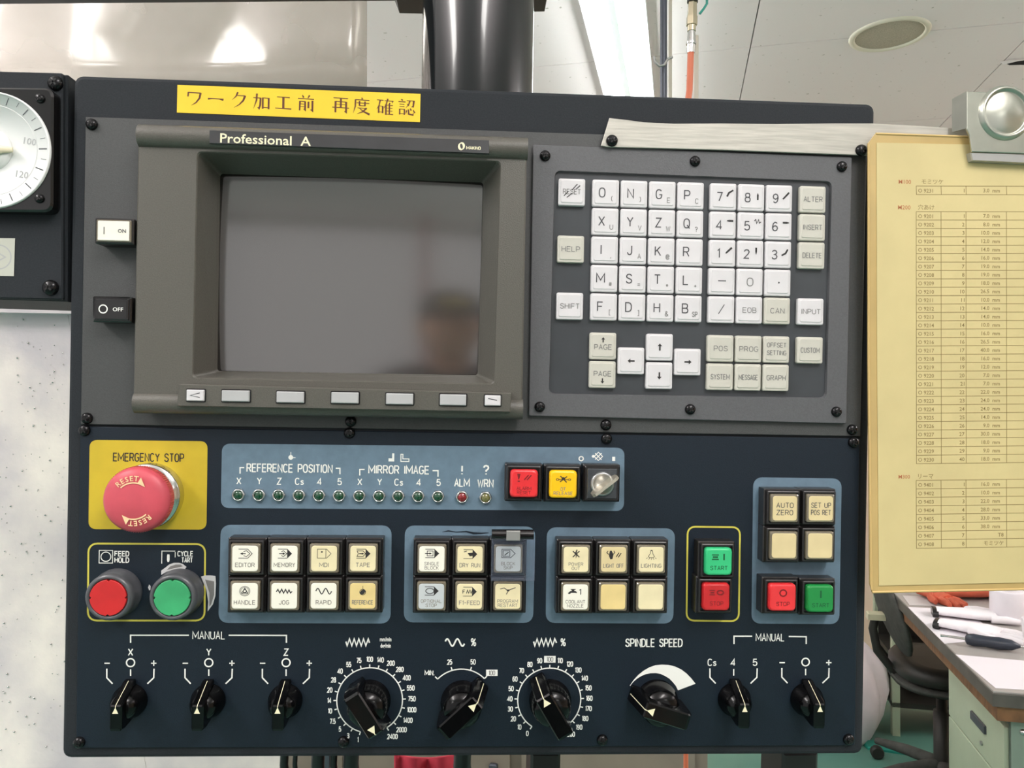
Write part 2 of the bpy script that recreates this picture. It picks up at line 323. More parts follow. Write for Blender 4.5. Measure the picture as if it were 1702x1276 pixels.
SF = {'A': (4, [[(0, 0), (2, 6), (4, 0)], [(.7, 2), (3.3, 2)]]), 'B': (4, [[(0, 0), (0, 6), (2.6, 6), (3.5, 5.5), (3.7, 4.6), (3.4, 3.6), (2.6, 3.15), (0, 3.1)], [(2.6, 3.1), (3.7, 2.6), (4, 1.6), (3.7, .5), (2.7, 0), (0, 0)]]),
 'C': (4, [_arc(2, 3, 2, 3, 38, 322, 20)]), 'D': (4, [[(0, 0), (0, 6), (2, 6), (3.3, 5.5), (4, 4.2), (4, 1.8), (3.3, .5), (2, 0), (0, 0)]]), 'E': (3.7, [[(3.7, 6), (0, 6), (0, 0), (3.7, 0)], [(0, 3.1), (3.3, 3.1)]]),
 'F': (3.6, [[(3.6, 6), (0, 6), (0, 0)], [(0, 3.1), (3.1, 3.1)]]), 'G': (4, [_arc(2, 3, 2, 3, 38, 340, 20) + [(4, 2.7), (2.2, 2.7)]]), 'H': (4, [[(0, 0), (0, 6)], [(4, 0), (4, 6)], [(0, 3.1), (4, 3.1)]]), 'I': (.2, [[(.1, 0), (.1, 6)]]),
 'J': (3, [[(3, 6), (3, 1.5), (2.5, .4), (1.5, 0), (.5, .4), (0, 1.6)]]), 'K': (3.8, [[(0, 0), (0, 6)], [(3.6, 6), (0, 2.4)], [(1.3, 3.6), (3.8, 0)]]), 'L': (3.4, [[(0, 6), (0, 0), (3.4, 0)]]), 'M': (5.6, [[(0, 0), (0, 6), (2.8, 1.6), (5.6, 6), (5.6, 0)]]),
 'N': (4, [[(0, 0), (0, 6), (4, 0), (4, 6)]]), 'O': (4, [_O]), '0': (3.8, [_O]), 'P': (3.8, [[(0, 0), (0, 6), (2.6, 6), (3.5, 5.5), (3.8, 4.4), (3.5, 3.2), (2.6, 2.7), (0, 2.7)]]), 'Q': (4, [_O, [(2.3, 1.9), (4.1, -.4)]]),
 'R': (3.9, [[(0, 0), (0, 6), (2.6, 6), (3.5, 5.5), (3.8, 4.5), (3.5, 3.3), (2.6, 2.9), (0, 2.9)], [(2.2, 2.9), (3.9, 0)]]), 'S': (3.9, [[(3.8, 4.7), (3.2, 5.7), (2, 6), (.8, 5.7), (.2, 4.7), (.5, 3.7), (2, 3.1), (3.4, 2.5), (3.9, 1.5), (3.3, .4), (2, 0), (.6, .4), (0, 1.4)]]),
 'T': (4, [[(0, 6), (4, 6)], [(2, 6), (2, 0)]]), 'U': (4, [[(0, 6), (0, 1.6), (.6, .4), (2, 0), (3.4, .4), (4, 1.6), (4, 6)]]), 'V': (4, [[(0, 6), (2, 0), (4, 6)]]), 'W': (5.4, [[(0, 6), (1.35, 0), (2.7, 5), (4.05, 0), (5.4, 6)]]), 'X': (4, [[(0, 0), (4, 6)], [(0, 6), (4, 0)]]),
 'Y': (4, [[(0, 6), (2, 3), (4, 6)], [(2, 3), (2, 0)]]), 'Z': (3.8, [[(0, 6), (3.8, 6), (0, 0), (3.8, 0)]]), '1': (1.4, [[(0, 4.8), (1.3, 6), (1.3, 0)]]), '2': (3.7, [[(.1, 4.6), (.7, 5.7), (1.9, 6), (3.2, 5.6), (3.7, 4.5), (3.2, 3.3), (0, 0), (3.7, 0)]]),
 '3': (3.7, [[(.1, 5), (.9, 5.8), (2, 6), (3.1, 5.6), (3.5, 4.6), (3, 3.6), (1.7, 3.2), (3.1, 2.8), (3.7, 1.7), (3.1, .4), (1.8, 0), (.6, .3), (0, 1.1)]]), '4': (4, [[(3, 0), (3, 6), (0, 1.6), (4, 1.6)]]), '5': (3.7, [[(3.4, 6), (.5, 6), (.2, 3.2), (1.9, 3.8), (3.3, 3.2), (3.7, 1.9), (3.2, .5), (1.8, 0), (.6, .3), (0, 1.1)]]),
 '6': (3.7, [[(3.4, 5.2), (2.6, 5.9), (1.6, 6), (.5, 5), (0, 3), (.1, 1.4), (.8, .3), (1.9, 0), (3.1, .5), (3.7, 1.8), (3.2, 3.1), (1.9, 3.6), (.7, 3.1), (.05, 1.8)]]), '7': (3.7, [[(0, 6), (3.7, 6), (1.4, 0)]]), '8': (3.7, [_arc(1.85, 4.6, 1.55, 1.4, 90, 450, 14), _arc(1.85, 1.6, 1.85, 1.6, 90, 450, 14)]),
 '9': (3.7, [[(.3, .8), (1.1, .1), (2.1, 0), (3.2, 1), (3.7, 3), (3.6, 4.6), (2.9, 5.7), (1.8, 6), (.6, 5.5), (0, 4.2), (.5, 2.9), (1.8, 2.4), (3, 2.9), (3.65, 4.2)]]), ' ': (2.8, []), '-': (3, [[(0, 3), (3, 3)]]), '+': (3, [[(0, 3), (3, 3)], [(1.5, 4.5), (1.5, 1.5)]]), '/': (3, [[(0, 0), (3, 6)]]),
 '.': (.4, [[(.2, 0), (.2, .7)]]), '!': (.6, [[(.3, 6), (.3, 2)], [(.3, .7), (.3, 0)]]), '?': (3.2, [[(0, 4.6), (.5, 5.7), (1.6, 6), (2.8, 5.6), (3.2, 4.5), (2.7, 3.5), (1.6, 2.7), (1.6, 1.8)], [(1.6, .7), (1.6, 0)]]), '(': (1.2, [[(1.2, 6.4), (.2, 4.6), (0, 3), (.2, 1.4), (1.2, -.4)]]), ')': (1.2, [[(0, 6.4), (1, 4.6), (1.2, 3), (1, 1.4), (0, -.4)]]),
 '[': (1.6, [[(1.6, 6.3), (0, 6.3), (0, -.3), (1.6, -.3)]]), ']': (1.6, [[(0, 6.3), (1.6, 6.3), (1.6, -.3), (0, -.3)]]), '#': (4, [[(1.2, .6), (1.6, 5.4)], [(2.6, .6), (3, 5.4)], [(0, 2), (4, 2)], [(0, 4), (4, 4)]]), '=': (3.4, [[(0, 2), (3.4, 2)], [(0, 4), (3.4, 4)]]), '*': (3, [[(0, 3), (3, 3)], [(1.5, 4.6), (1.5, 1.4)], [(.4, 4.1), (2.6, 1.9)], [(.4, 1.9), (2.6, 4.1)]]),
 ',': (.6, [[(.5, .8), (.1, -.8)]]), '@': (4.4, [_arc(2.2, 3, 2.2, 3, 0, 340, 18), _arc(2.2, 3, 1, 1.4, 0, 360, 10)]), '&': (4, [[(4, 0), (.9, 4.4), (.9, 5.4), (1.8, 6), (2.7, 5.4), (2.5, 4.4), (.3, 2.4), (0, 1.2), (.8, .1), (2.2, 0), (3.2, .9), (3.8, 2.4)]]),
 's': (2.7, [[(2.6, 3), (1.9, 3.7), (.8, 3.7), (.2, 3), (.7, 2.3), (2, 1.8), (2.6, 1.1), (2.1, .2), (.8, 0), (0, .7)]]), '%': (4.4, [[(.4, 0), (4, 6)], _arc(.9, 4.6, .9, 1.3, 0, 360, 10), _arc(3.5, 1.4, .9, 1.3, 0, 360, 10)])}
def swidth(t, gap=1.5): return sum(SF[c][0] for c in t) + gap * (len(t) - 1)
def stext(b, t, c, h, z, W=None, sx=1., wt=None, rot=0., align='c', gap=1.5, slant=0.):
    """engraved single-stroke lettering; h height, W total width, wt stroke weight"""
    k = h / 6; w = swidth(t, gap); kx = (W / w) if W else k * sx; wt = wt or h * .14; a = math.radians(rot); ca, sa = math.cos(a), math.sin(a)
    x = {'c': -w / 2, 'l': 0, 'r': -w}[align]; i = 0
    for ch in t:
        for pl in SF[ch][1]:
            q = []
            for px, py in pl:
                X, Y = (x + px) * kx + slant * (py - 3) * k, (py - 3) * k; q.append((c[0] + X * ca - Y * sa, c[1] + X * sa + Y * ca))
            closed = math.dist(q[0], q[-1]) < 1e-6 and len(q) > 3
            b.line(q[:-1] if closed else q, wt, z + i * .0015, closed); i += 1
        x += SF[ch][0] + gap
    return b
def tag(o, label=None, cat=None, group=None, kind=None):
    if label: o['label'] = label
    if cat: o['category'] = cat
    if group: o['group'] = group
    if kind: o['kind'] = kind
    return o
def empty(name, label=None, cat=None, group=None, matrix=None, loc=None, rz=0, kind=None):
    o = bpy.data.objects.new(name, None); COL.objects.link(o); o.empty_display_size = .05
    if matrix is not None: o.matrix_world = matrix
    if loc is not None: o.location = loc; o.rotation_euler = (0, 0, rz)
    return tag(o, label, cat, group, kind)
def copy(o, parent, loc=None):
    c = o.copy(); COL.objects.link(c); c.parent = parent
    if loc is not None: c.location = loc
    return c
MMP = (P(852, 638)[0] - P(851, 638)[0])                              # millimetres per pixel near the middle
def rr(x0, x1, y0, y1): return [(x0, y0), (x1, y0), (x1, y1), (x0, y1)]

# ================================================================== THE ROOM
def struct(name, mb, m, loc=None): o = mb.build(name, m); o.matrix_world = RMM; tag(o, kind='structure'); return o
fl = MB(1); fl.box(-3.5, 5.0, -4, 4.6, -.05, 0); struct('floor', fl, 'floor_paint')
wb = MB(1); wb.box(-3.5, 5.0, 4.6, 4.7, 0, CEIL); struct('wall_back', wb, 'wall_paint')
wr = MB(1); wr.box(5.0, 5.1, -4, 4.7, 0, CEIL); struct('wall_right', wr, 'wall_paint')
cl = MB(1); cl.box(-3.5, 5.0, -4, 4.6, CEIL + .012, CEIL + .06); ceiling = struct('ceiling', cl, 'ceiling_gap')
s0 = rg(1263, 0, CEIL); s1 = rg(1340, 70, CEIL)
TL = .91
tm = MB(1); tm.prism(rr(.002, TL - .002, .002, TL - .002), 0, .012, .0)
tm2 = MB(1)
t0 = None
x0 = s0.x - 4 * TL; y0 = s1.y - 7 * TL
for i in range(10):
    for j in range(11):
        x, y = x0 + i * TL, y0 + j * TL
        if x < -3.5 - TL / 2 or x > 5.0 or y < -4 - TL / 2 or y > 4.6: continue
        if t0 is None:
            t0 = tm.build('ceiling_tile', 'ceiling_tile', ceiling, (x, y, CEIL)); 
        else: copy(t0, ceiling, (x, y, CEIL))
# ceiling speaker
sp = rg(1478, 57, CEIL); so = empty('ceiling_speaker', 'round beige speaker grille set into the white ceiling', 'speaker', loc=RMM @ Vector((sp.x, sp.y, CEIL)))
b = MB(); b.lathe([(126, 0), (124, -6), (112, -8), (106, -4), (106, 0)], n=48); b.build('speaker_rim', 'speaker_rim', so)
b = MB(); b.lathe([(106, -2), (70, -5), (0, -6)], n=48); b.build('grille', 'speaker_grille', so)
# torn hole beside it
hp = rg(1691, 104, CEIL)
b = MB(1); b.sc = .001
b.flat([(-50, -14), (-20, 16), (20, 22), (60, 34), (84, 20), (50, -6), (10, -24), (-20, -12)], -1.0)
ho = b.build('ceiling_hole', 'hole_dark'); ho.matrix_world = Matrix.Translation(RMM @ Vector((hp.x, hp.y, CEIL))) @ Matrix.Rotation(-YAW, 4, 'Z'); tag(ho, kind='structure')
b = MB(); b.add([(-72, -30, -2), (-50, -12, -8), (-10, -22, -4), (-30, -40, -2), (20, -34, -6)], [(0, 1, 2, 3), (3, 2, 4)])
fp = b.build('torn_flap', 'ceiling_tile', ho)
# visible fluorescent fixture: body and two tubes
def fixture(bx0, bx1, ya, yb, label, group='fluorescent lights on the ceiling'):
    t = empty('fluorescent_light', label, 'ceiling light', matrix=RMM @ Matrix.Translation((bx0, ya, CEIL)))
    w = bx1 - bx0; L = yb - ya
    b = MB(1); b.prism([(0, 0), (w, 0), (w, L), (0, L)], -.03, 0); b.prism([(w * .44, 0), (w * .56, 0), (w * .56, L), (w * .44, L)], -.06, -.03, .004); b.build('fixture_body', 'fixture_white', t)
    for k in (.26, .76):
        b = MB(1); b.lathe([(.016, .02), (.016, L - .02)], (w * k, 0, -.058), 16, axis='y'); b.build('tube', 'tube_glow', t)
    b = MB(1)
    for yy in (0, L - .03): b.box(0, w, yy, yy + .03, -.08, -.03, .004)
    b.build('end_socket', 'fixture_white', t)
    return t
f0 = rg(966, 0, CEIL); f1 = rg(1074, 0, CEIL)
fixture(f0.x, f1.x, 1.7, 4.4, 'twin tube fluorescent light glowing on the ceiling right of the black column')

# ================================================================== MACHINE ENCLOSURE at the left, vinyl guard above
def camq(pts, d): return [at(x, y, d) for x, y in pts]
def slab(name, pts, thick, m, parent=None, sm=False):
    """solid slab from four front points (metres), thickness going away from the camera"""
    n = (pts[1] - pts[0]).cross(pts[3] - pts[0]).normalized()
    if n.y < 0: n = -n
    b = MB(1); b.loft([[tuple(p) for p in pts], [tuple(p + n * thick) for p in pts]]); return b.build(name, m, parent)
mach = empty('machine_enclosure', 'pale grey painted machine guard with spattered droplets left of the console', 'machine', loc=(0, 0, 0))
slab('side_panel', [at(-420, 520, .95), at(112, 520, .95), at(470, 2590, .95), at(-420, 2590, .95)], .02, 'machine_paint', mach)
slab('side_panel', [at(110, 520, .9505), at(468, 700, .9505), at(468, 2590, .9505), at(110, 2590, .9505)], .019, 'machine_paint', mach)
slab('top_lip', [at(-420, 470, .93), at(122, 476, .93), at(122, 521, .93), at(-420, 512, .93)], .03, 'machine_paint', mach)
b = MB(1)
for i in range(150):
    px, py = random.uniform(0, 108), random.uniform(530, 1250)
    c = at(px, py, .949); r = random.choice((.0005, .0007, .0009, .0013))
    b.lathe([(r, 0), (r * .7, -r * .6), (0, -r * .8)], tuple(c), 8, axis='y')
o = b.build('coolant_droplets', 'chrome', mach); tag(o, kind='stuff')
b = MB(1)
vs = []
NX, NY = 26, 30
for j in range(NY + 1):
    for i in range(NX + 1):
        px = -300 + (610 + 300) * i / NX; py = -1300 + (150 + 1300) * j / NY
        d = .74 + .004 * math.sin(i * .9 + j * .35) + .003 * math.sin(i * .37 - j * .8) + .003 * math.sin(j * 1.3 + i * .5)
        vs.append(at(px, py, d))
b.add([tuple(v) for v in vs], [(j * (NX + 1) + i, j * (NX + 1) + i + 1, (j + 1) * (NX + 1) + i + 1, (j + 1) * (NX + 1) + i) for j in range(NY) for i in range(NX)], True)
vo = b.build('vinyl_sheet', 'vinyl'); tag(vo, 'clear milky vinyl sheet hanging above the console, left of the black column', 'plastic sheet')
md = vo.modifiers.new('t', 'SOLIDIFY'); md.thickness = .0006

# ================================================================== BLACK COLUMN AND ARM
colm = empty('support_column', 'glossy black round column rising from the top of the console', 'column', matrix=CM.copy())
cx0, cy0 = P(793, 150, -62)
b = MB(); b.lathe([(40, 0), (40, 400)], (cx0, cy0 - 24, -62), 48, axis='y'); b.build('column_tube', 'pole_black', colm)
def CMp(px, py, h): x, y = P(px, py, h); return (x, y)
b = MB(); b.prism(Q([(640, -90), (655, -2), (664, 22), (716, 23), (716, -90)], -112), -112, -56, 1); b.prism(Q([(868, -90), (868, 20), (905, 19), (905, -90)], -112), -112, -56, 1)
b.build('clamp_bracket', 'bracket_black', colm)
b = MB(); b.prism(Q([(-1100, -90), (-1100, 16), (300, 4), (662, 1), (662, -90)], -110), -110, -58, 1); b.build('horizontal_arm', 'bracket_black', colm)

# ================================================================== THE CONSOLE
con = empty('control_console', 'large dark machine control console with blank monitor, white keypad and push buttons', 'control panel', matrix=CM.copy())
HC = [(122, 124), (1455, 172), (1435, 1254), (102, 1261)]
A = ccw(Q(HC))
def align(a, ref):                                                   # start both rings at the same corner
    k = min(range(4), key=lambda i: (a[i][0] - ref[0][0]) ** 2 + (a[i][1] - ref[0][1]) ** 2); return a[k:] + a[:k]
HL = align(ccw(Q([(338, 262), (828, 279), (818, 648), (332, 642)], 0)), A)   # opening for the picture tube
b = MB(); b.loft([[(*p, -110) for p in roundp(A, 5)], [(*p, -2.5) for p in roundp(A, 5)], [(*p, -.7) for p in roundp(offs(A, .8), 5)], [(*p, 0) for p in roundp(offs(A, 2.6), 4)], [(*p, 0) for p in roundp(HL, 2)], [(*p, -40) for p in roundp(HL, 2)]], smooth=False)
b.build('housing', 'housing', con)
UP = [(142, 194), (1441, 238), (1430, 725), (134, 705)]
LP = [(133, 709), (1429, 729), (1421, 1239), (126, 1243)]
U1 = align(ccw(Q(UP, 2)), A); b = MB(); b.loft([[(*p, 0) for p in U1], [(*p, 1.65) for p in U1], [(*p, 2) for p in offs(U1, .35)], [(*p, 2) for p in HL], [(*p, -1) for p in HL]], cap0=False, cap1=False); b.build('upper_plate', 'upper_plate', con)
b = MB(); b.prism(Q(LP, 2), 0, 2, .35, r=1.5); b.build('lower_plate', 'lower_plate', con)
# screws
sm = MB(); sm.lathe([(3.6, 0), (3.6, .6), (3.1, 1.8), (2.0, 2.5), (0, 2.75)], n=20)
sm.cur = 1
for a in (0, 90):
    c, s_ = math.cos(math.radians(a)), math.sin(math.radians(a))
    pts = [(-1.9, -.42), (1.9, -.42), (1.9, .42), (-1.9, .42)]
    sm.prism([(x * c - y * s_, x * s_ + y * c) for x, y in pts], 1.6, 2.86)
scr = None
def screw(px, py, h, parent=None, rot=None, size=1.):
    global scr
    x, y = P(px, py, h); parent = parent or con
    if scr is None: o = sm.build('screw', ['screw_black', 'screw_recess'], parent); scr = o
    else: o = copy(scr, parent)
    o.location = (x / 1000, y / 1000, h / 1000); o.rotation_euler = (0, 0, random.uniform(0, 1.5) if rot is None else rot); o.scale = (size,) * 3
    return o
for p in [(153, 207), (145, 695), (583, 700), (1007, 706), (1416, 714)]: screw(*p, 2)
for p in [(141, 715), (581, 719), (1008, 729), (1418, 735), (132, 1233), (571, 1232), (1001, 1229), (1410, 1228)]: screw(*p, 2)
# yellow sticker
b = MB(); b.prism(Q([(295, 141), (699, 156), (698, 203), (294, 187)], .2), 0, .25)
st = b.build('warning_sticker', 'sticker_yellow', con); st['label'] = 'yellow strip sticker with brown Japanese writing'
KAN = [
 [[(18,20,8),(16,45,7)],[(18,22,5),(84,22,6)],[(84,20,10),(78,50,9),(60,75,6),(35,92,1)]],
 [[(8,50,9),(30,47,5),(70,47,5),(92,50,11)]],
 [[(42,8,9),(32,32,6),(12,52,1)],[(38,26,4),(82,26,5)],[(82,24,11),(72,52,9),(50,76,5),(22,94,1)]],
 [[(8,32,4),(48,32,5)],[(48,30,9),(46,70,9),(40,90,8),(32,84,3)],[(28,8,9),(26,45,8),(10,92,1)],[(60,28,9),(60,90,9)],[(60,30,4),(92,30,4)],[(92,28,9),(92,90,9)],[(60,82,4),(92,82,4)]],
 [[(15,22,4),(85,22,5)],[(50,22,11),(50,84,11)],[(6,84,4),(94,84,6)]],
 [[(30,6,4),(38,20,9)],[(70,5,9),(60,22,3)],[(6,26,4),(94,26,5)],[(18,40,9),(16,92,7)],[(18,41,4),(46,41,4)],[(46,40,9),(46,88,9),(38,84,2)],[(18,56,3),(46,56,3)],[(18,70,3),(46,70,3)],[(64,40,9),(64,76,9)],[(86,34,10),(86,90,9),(74,84,2)]],
 [[(10,14,4),(90,14,5)],[(22,32,10),(22,94,9)],[(22,33,4),(80,33,4)],[(80,32,10),(80,90,9),(70,86,2)],[(51,14,9),(51,64,9)],[(22,48,3),(80,48,3)],[(4,66,4),(96,66,5)]],
 [[(50,4,5),(54,14,9)],[(14,17,4),(92,17,5)],[(16,17,8),(15,55,7),(4,92,1)],[(22,34,4),(92,34,4)],[(38,24,8),(38,50,8)],[(68,24,8),(68,50,8)],[(38,49,4),(68,49,4)],[(28,62,4),(78,62,4)],[(78,60,9),(56,82,7),(24,96,1)],[(38,64,3),(60,80,7),(94,95,11)]],
 [[(6,14,4),(42,14,5)],[(24,14,8),(18,45,6),(4,66,1)],[(16,46,8),(16,86,8)],[(16,47,3),(38,47,3)],[(38,46,8),(38,86,8)],[(16,80,3),(38,80,3)],[(48,16,4),(94,16,4)],[(94,14,8),(90,28,2)],[(66,4,8),(56,40,6),(42,60,1)],[(56,36,9),(56,94,8)],[(78,26,6),(73,38,8)],[(75,40,8),(75,90,7)],[(56,40,3),(94,40,4)],[(56,56,3),(92,56,3)],[(56,72,3),(92,72,3)],[(56,90,3),(96,90,5)]],
 [[(20,6,5),(28,13,8)],[(4,20,4),(44,20,5)],[(10,34,3),(38,34,4)],[(10,47,3),(38,47,4)],[(12,60,7),(12,92,7)],[(12,61,3),(38,61,3)],[(38,60,7),(38,92,7)],[(12,86,3),(38,86,3)],[(50,12,4),(90,12,4)],[(90,10,10),(86,44,8),(76,46,2)],[(68,14,8),(60,36,5),(46,52,1)],[(52,30,3),(62,40,7)],[(50,66,8),(46,86,3)],[(60,60,7),(62,86,8),(86,90,7),(88,78,2)],[(70,54,4),(76,66,8)],[(86,62,4),(96,78,8)]]]
KX = [322.9, 358.5, 397.6, 433.7, 471, 508.4, 566.2, 601.1, 639.7, 675.8]; KY = [162.5, 165, 166, 168.5, 170, 171.5, 174, 176, 177.5, 178.5]
b = MB(); KS = 30.5
mat('sticker_ink', (92, 46, 20), .6)
for ch, kx, ky in zip(KAN, KX, KY):
    kc = P(kx, ky, .3)
    for k, stq in enumerate(ch):
        s_ = KS * MMP / 100 * .97
        b.line([(kc[0] + (x - 50) * s_ + (y - 50) * 0, kc[1] - (y - 50) * s_ - (x - 50) * s_ * .035, w * s_ * 1.12) for x, y, w in stq], 1, .30 + k * .002)
b.build('lettering', 'sticker_ink', st)

# ---------------------------------------------------------------- symbols (0..100 box, y down)
def sinep(x0, x1, yc, a, n, ph=0, m=24): return [(x0 + (x1 - x0) * i / m, yc - a * math.sin(2 * PI * n * i / m + ph)) for i in range(m + 1)]
PENT = [(8, 8), (66, 8), (94, 50), (66, 92), (8, 92)]
SY = {
 'editor': [('l', PENT, 5), ('l', [(40, 32), (58, 22), (80, 50), (58, 78), (40, 68)], 5), ('l', [(22, 50), (54, 50)], 6), ('f', [(18, 50), (36, 38), (36, 62)])],
 'memory': [('l', PENT, 5), ('f', [(66, 8), (94, 50), (66, 92)]), ('l', [(30, 34), (42, 22), (64, 50), (42, 78), (30, 66)], 5), ('l', [(16, 50), (44, 50)], 6), ('f', [(54, 50), (38, 38), (38, 62)])],
 'mdi': [('lc', PENT, 4), ('lc', [(8, 8), (62, 8), (62, 92), (8, 92)], 4), ('f', [(30, 28), (42, 28), (42, 40), (30, 40)])],
 'tape': [('l', PENT, 5), ('f', [(66, 8), (94, 50), (66, 92)]), ('lc', [(12, 24), (50, 24), (66, 50), (50, 76), (12, 76), (20, 50)], 5), ('l', [(26, 50), (48, 50)], 7), ('f', [(58, 50), (42, 40), (42, 60)])],
 'handle': [('c', 50, 50, 44, 5), ('c', 50, 50, 34, 4), ('c', 50, 50, 14, 8), ('lc', [(50, 22), (76, 68), (24, 68)], 6)],
 'jog': [('l', [(0, 56), (10, 34), (22, 66), (34, 32), (46, 68), (58, 34), (70, 68), (80, 38), (90, 66), (100, 52)], 8)],
 'rapid': [('l', sinep(0, 100, 50, 26, 2), 8)],
 'reference': [('c', 50, 58, 26, 5), ('f', [(50, 58), (76, 58), (68, 40), (50, 32)]), ('f', [(50, 58), (24, 58), (32, 76), (50, 84)]), ('l', [(50, 0), (50, 34)], 4), ('d', 50, 58, 20)],
 'single': [('l', PENT, 5), ('f', [(66, 8), (94, 50), (66, 92)]), ('lc', [(20, 26), (58, 26), (58, 74), (20, 74)], 5), ('l', [(6, 50), (40, 50)], 6), ('f', [(50, 50), (34, 40), (34, 60)])],
 'dryrun': [('l', PENT, 4), ('f', [(66, 8), (94, 50), (66, 92)]), ('f', [(34, 40), (66, 36), (66, 66), (48, 70)]), ('l', [(10, 30), (30, 22)], 5)],
 'blockskip': [('lc', PENT, 5), ('lc', [(16, 22), (60, 22), (60, 78), (16, 78)], 5), ('l', [(26, 68), (52, 36)], 7)],
 'optstop': [('l', PENT, 5), ('f', [(66, 8), (94, 50), (66, 92)]), ('c', 40, 50, 26, 6)],
 'f1feed': [('l', PENT, 4), ('f', [(66, 8), (94, 50), (66, 92)]), ('l', [(30, 66), (36, 34), (44, 66), (52, 34), (60, 66), (68, 34)], 6), ('l', [(6, 34), (6, 68)], 5), ('l', [(6, 34), (20, 34)], 5), ('l', [(6, 50), (18, 50)], 5)],
 'restart': [('l', [(0, 30), (26, 20), (50, 44), (100, 16)], 6), ('l', [(56, 40), (40, 84)], 6), ('d', 52, 44, 10)],
 'powerout': [('f', [(54, 4), (34, 50), (50, 50)]), ('f', [(46, 96), (66, 48), (50, 52)]), ('l', [(20, 20), (80, 80)], 10), ('l', [(80, 20), (20, 80)], 10), ('f', [(52, 4), (62, 6), (54, 40), (40, 44)])],
 'lightoff': [('f', [(24, 12), (36, 12), (48, 50), (42, 90), (28, 94), (18, 60)]), ('l', [(18, 48), (4, 30), (12, 14)], 6), ('l', [(46, 46), (56, 28), (50, 12)], 6), ('l', [(66, 70), (84, 30)], 7), ('l', [(80, 74), (98, 34)], 7)],
 'lighting': [('l', [(42, 12), (38, 40), (22, 66), (34, 78), (66, 78), (78, 66), (62, 40), (58, 12), (42, 12)], 5), ('l', [(50, 82), (50, 98)], 4), ('l', [(34, 82), (26, 96)], 4), ('l', [(66, 82), (74, 96)], 4), ('l', [(16, 78), (4, 88)], 4), ('l', [(84, 78), (96, 88)], 4), ('f', [(42, 4), (58, 4), (58, 14), (42, 14)])],
 'tap': [('f', [(2, 62), (16, 44), (50, 44), (58, 54), (58, 66), (48, 62), (20, 62), (14, 74), (2, 74)]), ('f', [(24, 30), (42, 30), (42, 46), (24, 46)]), ('f', [(18, 24), (50, 24), (50, 32), (18, 32)]), ('l', [(84, 24), (84, 80)], 7), ('l', [(84, 26), (74, 36)], 6)],
 'alarm': [('f', [(4, 6), (26, 6), (18, 62), (12, 62)]), ('d', 15, 80, 8), ('l', [(50, 66), (78, 18)], 9), ('l', [(68, 66), (96, 18)], 9)],
 'release': [('c', 12, 56, 9, 5), ('c', 90, 56, 8, 5), ('l', [(22, 56), (80, 56)], 6), ('l', [(30, 20), (72, 84)], 8), ('l', [(74, 24), (28, 80)], 8), ('d', 50, 44, 12)],
 'spin1': [('f', [(2, 24), (48, 24), (48, 34), (2, 34)]), ('f', [(8, 42), (42, 42), (42, 58), (8, 58)]), ('f', [(2, 66), (48, 66), (48, 78), (2, 78)]), ('f', [(78, 18), (88, 18), (88, 80), (78, 80)])],
 'spin0': [('f', [(2, 26), (38, 26), (38, 36), (2, 36)]), ('f', [(8, 44), (34, 44), (34, 58), (8, 58)]), ('f', [(2, 66), (38, 66), (38, 76), (2, 76)]), ('c', 74, 50, 20, 11)],
 'ring': [('c', 50, 50, 30, 13)],
 'bar': [('f', [(43, 14), (57, 14), (57, 86), (43, 86)])],
 'sq1': [('l', [(4, 96), (4, 4), (96, 4)], 7), ('l', [(96, 10), (96, 50)], 6), ('f', [(42, 28), (56, 28), (58, 40), (58, 70), (54, 84), (44, 84), (40, 70), (40, 40)])],
 'sq0': [('lc', [(4, 4), (96, 4), (96, 96), (4, 96)], 7), ('c', 50, 50, 34, 8)],
 'origin': [('d', 46, 56, 24), ('l', [(46, 0), (46, 50)], 6), ('l', [(50, 58), (94, 58)], 6)],
 'mirror': [('f', [(0, 60), (36, 60), (36, 6), (58, 6), (58, 94), (0, 94)]), ],
 'mirror2': [('lc', [(6, 6), (28, 6), (28, 60), (94, 60), (94, 90), (6, 90)], 10)],
 'guard': [('d', 14, 52, 14), ('l', [(30, 20), (86, 86)], 8), ('l', [(30, 84), (86, 18)], 8), ('lc', [(58, 8), (96, 52), (58, 94), (22, 52)], 7)],
}
def symbol(b, key, c, w, h, z, wk=1.):
    sx, sy = w / 100, h / 100; k = (sx + sy) / 2; f = lambda p: (c[0] + (p[0] - 50) * sx, c[1] - (p[1] - 50) * sy)
    for i, e in enumerate(SY[key]):
        zz = z + i * .003
        if e[0] == 'l': b.line([f(p) for p in e[1]], e[2] * k * wk, zz)
        elif e[0] == 'lc': b.line([f(p) for p in e[1]], e[2] * k * wk, zz, True)
        elif e[0] == 'f': b.flat([f(p) for p in e[1]], zz)
        elif e[0] == 'd': b.flat([f((e[1] + e[3] * math.cos(t * PI / 10), e[2] + e[3] * math.sin(t * PI / 10))) for t in range(20)], zz)
        elif e[0] == 'c': b.line([f((e[1] + e[3] * math.cos(t * PI / 14), e[2] + e[3] * math.sin(t * PI / 14))) for t in range(28)], e[4] * k * wk, zz, True)

